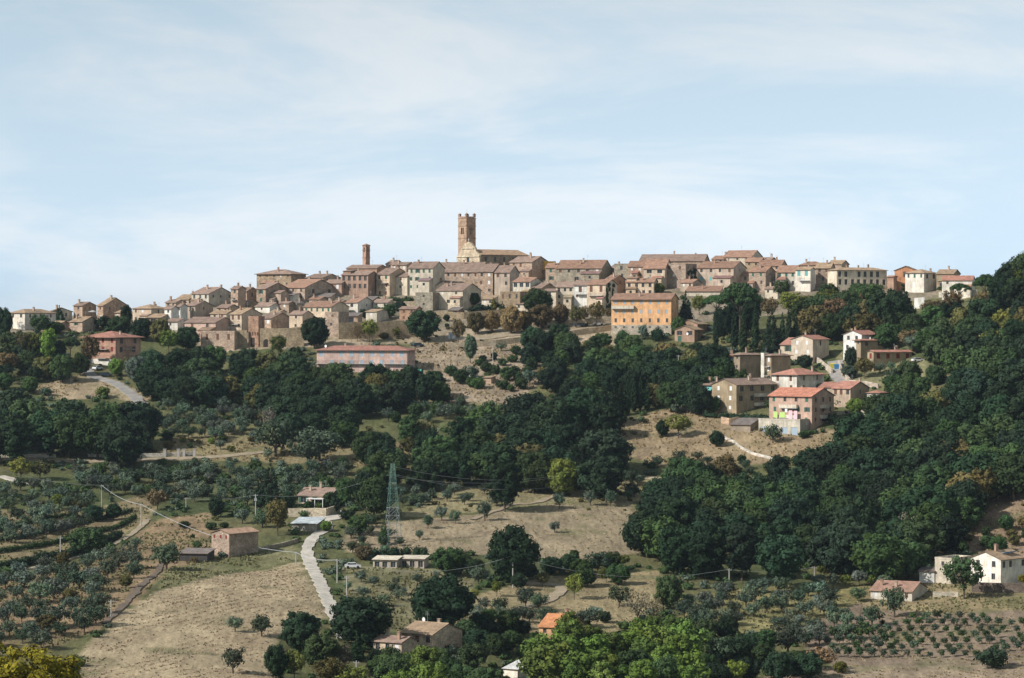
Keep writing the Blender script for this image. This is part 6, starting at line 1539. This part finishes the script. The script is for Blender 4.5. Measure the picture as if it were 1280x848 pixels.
grove([(1010, 700), (1080, 690), (1130, 720), (1090, 735), (1010, 728)], 18, 10, (3, 5), 'scrub before the right wood', 35, [('loose', 'olive', .9, 3), ('loose', 'yg', .8, 1)])
grove([(180, 540), (330, 548), (430, 555), (400, 575), (250, 560), (180, 562)], 26, 9, (2, 4), 'waste ground above the road', 36, [('shrub', 'dbrown', .7, 2), ('olive', 'olive', 1, 1), ('shrub', 'mid', .8, 2), ('shrub', 'yg', .6, .6)])
grove([(190, 735), (235, 640), (290, 640), (262, 690)], 24, 12, (1.5, 3), 'rough ground around the barn', 37, [('shrub', 'mid', .8, 2), ('shrub', 'dbrown', .8, 2)])
grove([(425, 655), (500, 640), (500, 690), (430, 690)], 26, 12, (2, 3.6), 'slope left of the pylon', 38, OLV)
grove([(860, 560), (980, 578), (900, 600), (800, 610), (790, 590)], 22, 10, (2.5, 4), 'scrub below the orange slope', 39, [('olive', 'dolive', 1, 3), ('shrub', 'mid', .8, 2)])
# olives standing singly on the mown field
for i, (u, v, w, h) in enumerate(((535, 661, 17, 18), (552, 651, 18, 19), (569, 655, 15, 18), (606, 651, 21, 25), (621, 633, 24, 15), (524, 675, 12, 13), (503, 633, 13, 15), (519, 623, 13, 16), (540, 625, 11, 15), (562, 624, 14, 18),
        (544, 613, 15, 16), (738, 632, 17, 20), (763, 633, 19, 21), (699, 636, 17, 20), (693, 666, 14, 15), (788, 608, 21, 21), (764, 618, 17, 16), (786, 620, 13, 13), (586, 627, 14, 12))):
    lb = ['left of the pair near the pylon', 'dark one behind the pair near the pylon', 'right of the pair near the pylon', 'tallest in the middle of the mown field', 'broad one behind the tallest', 'thin one near the foot of the pylon',
          'beside the upper half of the pylon', 'behind the pylon top left', 'slender one right of the pylon', 'upright one on the upper field', 'highest one on the upper field', 'slim one right of the big yellow green tree', 'twin crowned one at the right of the field',
          'one on the pale path bend', 'lone one in the right half', 'round one against the dark wood', 'small one below the round one', 'smallest one right of the round one', 'low one near the upper path'][i]
    tree(u, v, w, h, 'olive', 'olive' if i % 3 else 'dolive', 'olive tree of the mown field, ' + lb)
# rows of young olives, lower right
ORD = ['first', 'second', 'third', 'fourth', 'fifth', 'sixth', 'seventh', 'eighth', 'ninth', 'tenth', 'eleventh', 'twelfth', 'thirteenth', 'fourteenth', 'fifteenth', 'sixteenth', 'seventeenth', 'eighteenth', 'nineteenth', 'twentieth'] + ['twenty ' + q_ for q_ in ('first', 'second', 'third', 'fourth', 'fifth', 'sixth', 'seventh')]
k = 0
for r in range(27):
    for c_ in range(10):
        u0_, v0_, u1_, v1_ = 1000 + (r - 5) * 14.5, 762, 1000 + (r - 5) * 14.5 + 52, 830
        u = u0_ + (u1_ - u0_) * c_ / 9 + random.uniform(-1.5, 1.5); v = v0_ + (v1_ - v0_) * (c_ / 9) ** 1.05 + random.uniform(-1, 1)
        if not inpoly(np.float64(u), np.float64(v), [(1035, 800), (1075, 784), (1110, 778), (1180, 772), (1240, 775), (1290, 785), (1290, 812), (1262, 815), (1215, 826), (1060, 828), (1030, 815)]): continue
        if random.random() < .06: continue
        sz = random.uniform(8.5, 13.5) * (1.2 if r < 11 else 1)
        tree(u, v, sz, sz * 1.05, 'young', random.choice(['dolive', 'mid', 'dolive']), 'young olive, %s from the top in %s slanting row from left, ploughed plot' % (ORD[c_], ORD[r]), 'young olives in straight rows'); k += 1
CNT['rows'] = k
print('TREES', len(TREES), CNT)
# ------------------------------------------------------------------ leave out trees nothing is seen of
def cull():
    own = np.zeros((900, 1300), bool); VV, UU = np.mgrid[0:900, 0:1300]
    items = sorted(TREES, key=lambda t_: t_[0].location.y); seen = []
    blds = []
    for r_, W_, D_, H_, _ in HOUSES:
        y_ = r_.location.y; x_, z_ = r_.location.x, r_.location.z; s = F / y_; ww = (W_ * abs(math.cos(r_.rotation_euler.z)) + D_ * abs(math.sin(r_.rotation_euler.z))) * .5
        blds.append((y_, 640 + s * (x_ - ww * .9), 640 + s * (x_ + ww * .9), YH - s * (z_ + H_), YH - s * z_))
    blds.sort(); bi = 0
    for o, u, vb, w, h in items:
        while bi < len(blds) and blds[bi][0] < o.location.y - 1:
            _, a, b_, c_, d_ = blds[bi]; own[max(0, int(c_)):max(0, min(900, int(d_))), max(0, int(a)):max(0, min(1300, int(b_)))] = True; bi += 1
        x0, x1 = max(0, int(u - w / 2)), min(1300, int(u + w / 2) + 1); y0, y1 = max(0, int(vb - h)), min(900, int(vb) + 1)
        if x1 <= x0 or y1 <= y0: seen.append((o, 0, 0)); continue
        sub = (((UU[y0:y1, x0:x1] - u) / (w / 2)) ** 2 + ((VV[y0:y1, x0:x1] - (vb - h * .52)) / (h * .5)) ** 2) < .95
        inview = sub & (VV[y0:y1, x0:x1] < 848) & (UU[y0:y1, x0:x1] < 1280)
        vis_ = int((inview & ~own[y0:y1, x0:x1]).sum()); seen.append((o, vis_, int(sub.sum()))); own[y0:y1, x0:x1] |= (sub if w > 12 else False)
    gone = 0; left = {}
    for o, a, b_ in seen:
        if o.get('group') and (a < 14 or a < .10 * b_):
            for c_ in list(o.children): bpy.data.objects.remove(c_)
            bpy.data.objects.remove(o); gone += 1
        else: left.setdefault(o.name.split('.')[0], []).append((a, o))
    return gone, {k: len(v) for k, v in left.items()}
print('CULL', cull())
def tell_apart():
    """trees that would share a label are told apart by their order from left to right"""
    by = {}
    for o in COL.objects:
        if o.parent is None and o.get('group') and o.get('label') and o.name.split('.')[0] in KINDN:
            t_ = o['label'].replace('middle centre', 'centre')
            for a_, b_ in (('tall ', ''), ('slim ', ''), (' of the ', ' of ')):
                if len(t_.split()) > 15: t_ = t_.replace(a_, b_, 1)
            o['label'] = t_; by.setdefault(t_, []).append(o)
    WN = {2: ('left', 'right'), 3: ('leftmost', 'central', 'rightmost'), 4: ('leftmost', 'second-left', 'second-right', 'rightmost'), 5: ('leftmost', 'second-left', 'central', 'second-right', 'rightmost')}
    for lb, os_ in by.items():
        os_.sort(key=lambda o: o.location.x / o.location.y); n_ = len(os_)
        if n_ < 2: continue
        ws = WN.get(n_) or [('leftmost' if i == 0 else 'rightmost' if i == n_ - 1 else ('second', 'third', 'fourth', 'fifth', 'sixth', 'seventh', 'eighth', 'ninth', 'tenth')[min(i - 1, 8)] + '-left') for i in range(n_)]
        for o, w_ in zip(os_, ws): o['label'] = w_ + ' ' + lb
KINDN = {v[0] for v in KN.values()}
tell_apart()
# ------------------------------------------------------------------ hedges and vine rows
def hedge(pts, w, h, col, name, label, cat='hedge', leaf=.32, seed=1, step=1.0, grp=None):
    P3 = [hit(u, v) for u, v in pts]; g = random.Random(seed); cl = []; c0 = P3[0]
    for a, b_ in zip(P3, P3[1:]):
        L_ = (b_ - a).length; k = max(1, int(L_ / (w * .6) / step))
        for i in range(k):
            p = a.lerp(b_, (i + g.random() * .7) / k); z = float(ground_z(np.float64(p.x), np.float64(p.y)))
            hh = h * g.uniform(.75, 1.15)
            cl.append((p.x - c0.x + g.uniform(-.2, .2) * w, p.y - c0.y + g.uniform(-.2, .2) * w, z - c0.z + hh * .45, w * g.uniform(.45, .65), hh * .55))
    o = link(name, crown_mesh(name, cl, leaf, .6, seed, core=.85), None, c0, color=GC[col] if isinstance(col, str) else col)
    return tag(o, label, cat, grp)
hedge([(468, 697), (500, 695), (535, 697)], 2.6, 2.6, 'dark', 'hedge', 'dark clipped hedge below the small pointed conifer', seed=3)
hedge([(1028, 528), (1045, 532), (1062, 534), (1078, 530)], 3.5, 3.6, 'dark', 'hedge', 'thick dark hedge right of the garages', seed=4)
hedge([(880, 522), (920, 524), (960, 527)], 2.0, 2.2, 'dark', 'hedge', 'long dark hedge at the foot of the large brown apartment block', seed=5)
hedge([(1000, 545), (1016, 543), (1030, 541)], 2.0, 1.6, 'mid', 'hedge', 'low green hedge right of the garages on the bank', seed=6)
hedge([(364, 634), (390, 634), (424, 634)], 1.0, 1.2, 'dark', 'hedge', 'trimmed row of little bushes on the farm villa wall', seed=7)
for i, (pts, hh) in enumerate((([(-10, 693), (40, 686), (80, 678), (110, 668)], 1.6), ([(-10, 679), (40, 671), (80, 662), (115, 652)], 1.6), ([(-10, 667), (30, 658), (60, 650), (95, 645)], 1.5), ([(60, 664), (90, 656), (130, 650), (165, 640)], 1.4), ([(120, 668), (150, 660), (170, 648)], 1.5))):
    hedge(pts, 1.1, hh, 'dolive' if i % 2 else 'mid', 'vine_row', ['lowest vine row curving above the lane', 'second vine row from the bottom', 'third short vine row from the bottom', 'upper vine row reaching toward the lane pole', 'short vine row ending at the bend of the lane'][i], 'vine row', .28, 20 + i, grp='curving vine rows')
hedge([(-10, 712), (30, 708), (70, 700), (110, 690), (150, 672)], 2.4, 2.4, 'dark', 'hedge', 'dark hedge bank along the lower side of the vineyard', seed=31)
hedge([(560, 412), (590, 410), (625, 408)], 1.6, 1.3, 'dbrown', 'hedge', 'low brownish hedge on the terrace of the avenue', seed=32)
# ivy on two walls
for key, lb in (('cream house with wide balcony', 0), ('square stone house with pale roof terrace', 1)):
    r_, W_, D_, H_, _ = find(key); g = random.Random(9 + lb)
    cl = [(W_ / 2 + .1, g.uniform(-.45, .45) * D_, g.uniform(.1, .8 if lb else 1.0) * H_, g.uniform(.5, .8), g.uniform(.7, 1.1)) for _ in range(34)]
    link('ivy', crown_mesh('ivy', cl, .35, .6, 40 + lb), r_, color=GC['mid'] if not lb else GC['dark'])

# ------------------------------------------------------------------ scrub and dry grass: nobody could count it
def inside_any(x, y):
    i = np.clip(np.searchsorted(xs, x) - 1, 0, len(xs) - 2); j = np.clip(np.searchsorted(ys, y) - 1, 0, len(ys) - 2)
    return open_field[j, i] | town[j, i]
def scatter(n, accept, seed):
    g = np.random.default_rng(seed); y = 540 + 640 * g.random(n * 6) ** .9; x = (g.random(n * 6) * 1400 - 700) / F * y
    u = 640 + F * x / y; z = ground_z(x, y); v = YH - F * z / y
    ok = accept(x, y, u, v) & ~near_road(x, y, 1.0); return x[ok][:n], y[ok][:n], z[ok][:n], g
def stuff_mesh(name, label, x, y, z, g, size, leaf, nleaf, color, flat=.7, core=True):
    V = []; Fc = []; T = []; nv = 0; n = len(x)
    r = size[0] + (size[1] - size[0]) * g.random(n) ** 2
    for i in range(n):
        c_ = np.array([x[i], y[i], z[i] + r[i] * flat * .5]); sc = np.array([r[i], r[i], r[i] * flat])
        if core: V.append(ICO_V * sc * .75 + c_); T.append(ICO_F + nv); nv += 12 if False else len(ICO_V)
        d = g.normal(size=(nleaf, 3)); d[:, 2] = np.abs(d[:, 2]); d /= np.linalg.norm(d, axis=1)[:, None]
        p = c_ + d * sc * (.8 + .35 * g.random((nleaf, 1))); nr = d + g.normal(size=(nleaf, 3)) * .5; nr /= np.linalg.norm(nr, axis=1)[:, None]
        a = np.cross(nr, g.normal(size=(nleaf, 3))); a /= np.linalg.norm(a, axis=1)[:, None]; b_ = np.cross(nr, a); s_ = leaf * (.4 + .4 * g.random((nleaf, 1)))
        V.append(np.stack([p - a * s_ - b_ * s_, p + a * s_ - b_ * s_ * .7, p + a * s_ * .7 + b_ * s_, p - a * s_ + b_ * s_ * .8], 1).reshape(-1, 3)); Fc.append(np.arange(nleaf * 4).reshape(-1, 4) + nv); nv += nleaf * 4
    V = np.concatenate(V)
    me = new_mesh(name, V.tolist(), np.concatenate(Fc).tolist() + (np.concatenate(T).tolist() if T else []), [M['leaf']])
    o = link(name, me, color=color); return tag(o, label, kind='stuff')
nz1 = lambda x, y, s_, sd: vnoise(x, y, s_, sd)
x, y, z, g = scatter(1500, lambda x, y, u, v: (~inside_any(x, y)) & (nz1(x, y, 18, 31) > .42) & (v < 860) & (v > 405), 51)
stuff_mesh('scrub', 'low green scrub over the hillside', x, y, z, g, (.7, 2.2), .36, 46, GC['mid'])
x, y, z, g = scatter(1100, lambda x, y, u, v: (~inside_any(x, y)) & (nz1(x, y, 22, 32) > .45) & (v < 860) & (v > 405), 52)
stuff_mesh('scrub', 'grey green broom and scrub over the hillside', x, y, z, g, (.6, 1.9), .34, 40, GC['olive'])
x, y, z, g = scatter(700, lambda x, y, u, v: (~town[np.clip(np.searchsorted(ys, y) - 1, 0, len(ys) - 2), np.clip(np.searchsorted(xs, x) - 1, 0, len(xs) - 2)]) & (nz1(x, y, 16, 33) > .5) & (v < 860) & (v > 405) & (v < 640), 53)
stuff_mesh('brambles', 'brown dry brambles on banks and field edges', x, y, z, g, (.4, 1.3), .3, 30, GC['dbrown'])
x, y, z, g = scatter(260, lambda x, y, u, v: (u > 210) & (v < 425) & (v > 350) & (u < 900), 56)
stuff_mesh('garden_greenery', 'small garden greenery between the town houses', x, y, z, g, (.5, 1.5), .34, 36, GC['mid'])
def tufts(name, label, polys, n, h, w, color, seed, rows=None):
    def acc(x, y, u, v):
        ok = np.zeros(len(x), bool)
        for p in polys: ok |= inpoly(u, v, p)
        return ok & (nz1(x, y, 4.5, seed) + .5 * nz1(x, y, 14, seed + 1) > .62)
    x, y, z, g = scatter(n, acc, seed); m_ = len(x)
    if rows:
        a_, sp = R(rows[0]), rows[1]; nx_, ny_ = math.cos(a_), math.sin(a_); d_ = x * nx_ + y * ny_; dd = (np.round(d_ / sp) * sp + g.normal(size=m_) * sp * .12) - d_
        x = x + nx_ * dd; y = y + ny_ * dd; z = ground_z(x, y)
    V = []; a = g.random((m_, 3)) * 6.283
    P = np.stack([x, y, z - .05], 1); Vv = []
    for k in range(3):
        d = np.stack([np.cos(a[:, k]), np.sin(a[:, k]), np.zeros(m_)], 1); hh = h * (.5 + g.random((m_, 1))); ww = w * (.5 + g.random((m_, 1)))
        tip = np.concatenate([d[:, 1:2] * .3 * hh, -d[:, 0:1] * .3 * hh, hh], 1)
        Vv.append(np.stack([P - d * ww / 2, P + d * ww / 2, P + tip + d * ww * .35, P + tip - d * ww * .35], 1))
    V = np.stack(Vv, 1).reshape(-1, 3); Q = np.arange(len(V)).reshape(-1, 4)
    me = quads_mesh(name, V, Q, [M['straw']]); return tag(link(name, me, color=color), label, kind='stuff')
FP = [f[0] for f in FIELDS]
tufts('dry_grass', 'straw coloured grass tufts of the big dry field', [FP[0]], 24000, .2, .36, (0.40, 0.31, 0.215), 61, (-25, 2.6))
tufts('dry_grass', 'dusky brown weeds in the big dry field', [FP[0]], 5000, .2, .4, (0.29, 0.225, 0.17), 62)
tufts('dry_grass', 'straw coloured stubble of the mown fields', [FP[2], FP[3], FP[10]], 20000, .18, .4, (0.35, 0.285, 0.18), 63, (12, 3.2))
tufts('dry_grass', 'tawny grass on the orange slope and bare banks', [FP[4], FP[5], FP[15], FP[14], FP[16]], 16000, .4, .5, (0.30, 0.23, 0.12), 64)
tufts('grass', 'green and straw grass among the olives', [FP[1], FP[9], FP[11], FP[12], FP[13], FP[17]], 22000, .35, .5, (0.19, 0.18, 0.09), 65)
tufts('dry_grass', 'dry weeds on the ploughed soil and its verge', [FP[7], FP[8]], 14000, .26, .45, (0.30, 0.24, 0.14), 66, (35, 2.4))

# ------------------------------------------------------------------ haze
HZ = 0.00004
hb = MB(); hb.box(-6700, 6700, -2600, 8200, -135, 62)
hm = bpy.data.materials.new('thin_air'); hm.use_nodes = True; hn = hm.node_tree.nodes; hl = hm.node_tree.links; hn.clear()
ho = N(hn, 'ShaderNodeOutputMaterial'); pv = N(hn, 'ShaderNodeVolumePrincipled')
pv.inputs['Density'].default_value = HZ; pv.inputs['Color'].default_value = (0.72, 0.86, 1.0, 1); pv.inputs['Anisotropy'].default_value = 0.3
hl.new(pv.outputs['Volume'], ho.inputs['Volume'])
tag(hb.build('haze', [hm]), 'thin bluish haze over the whole valley', kind='stuff')
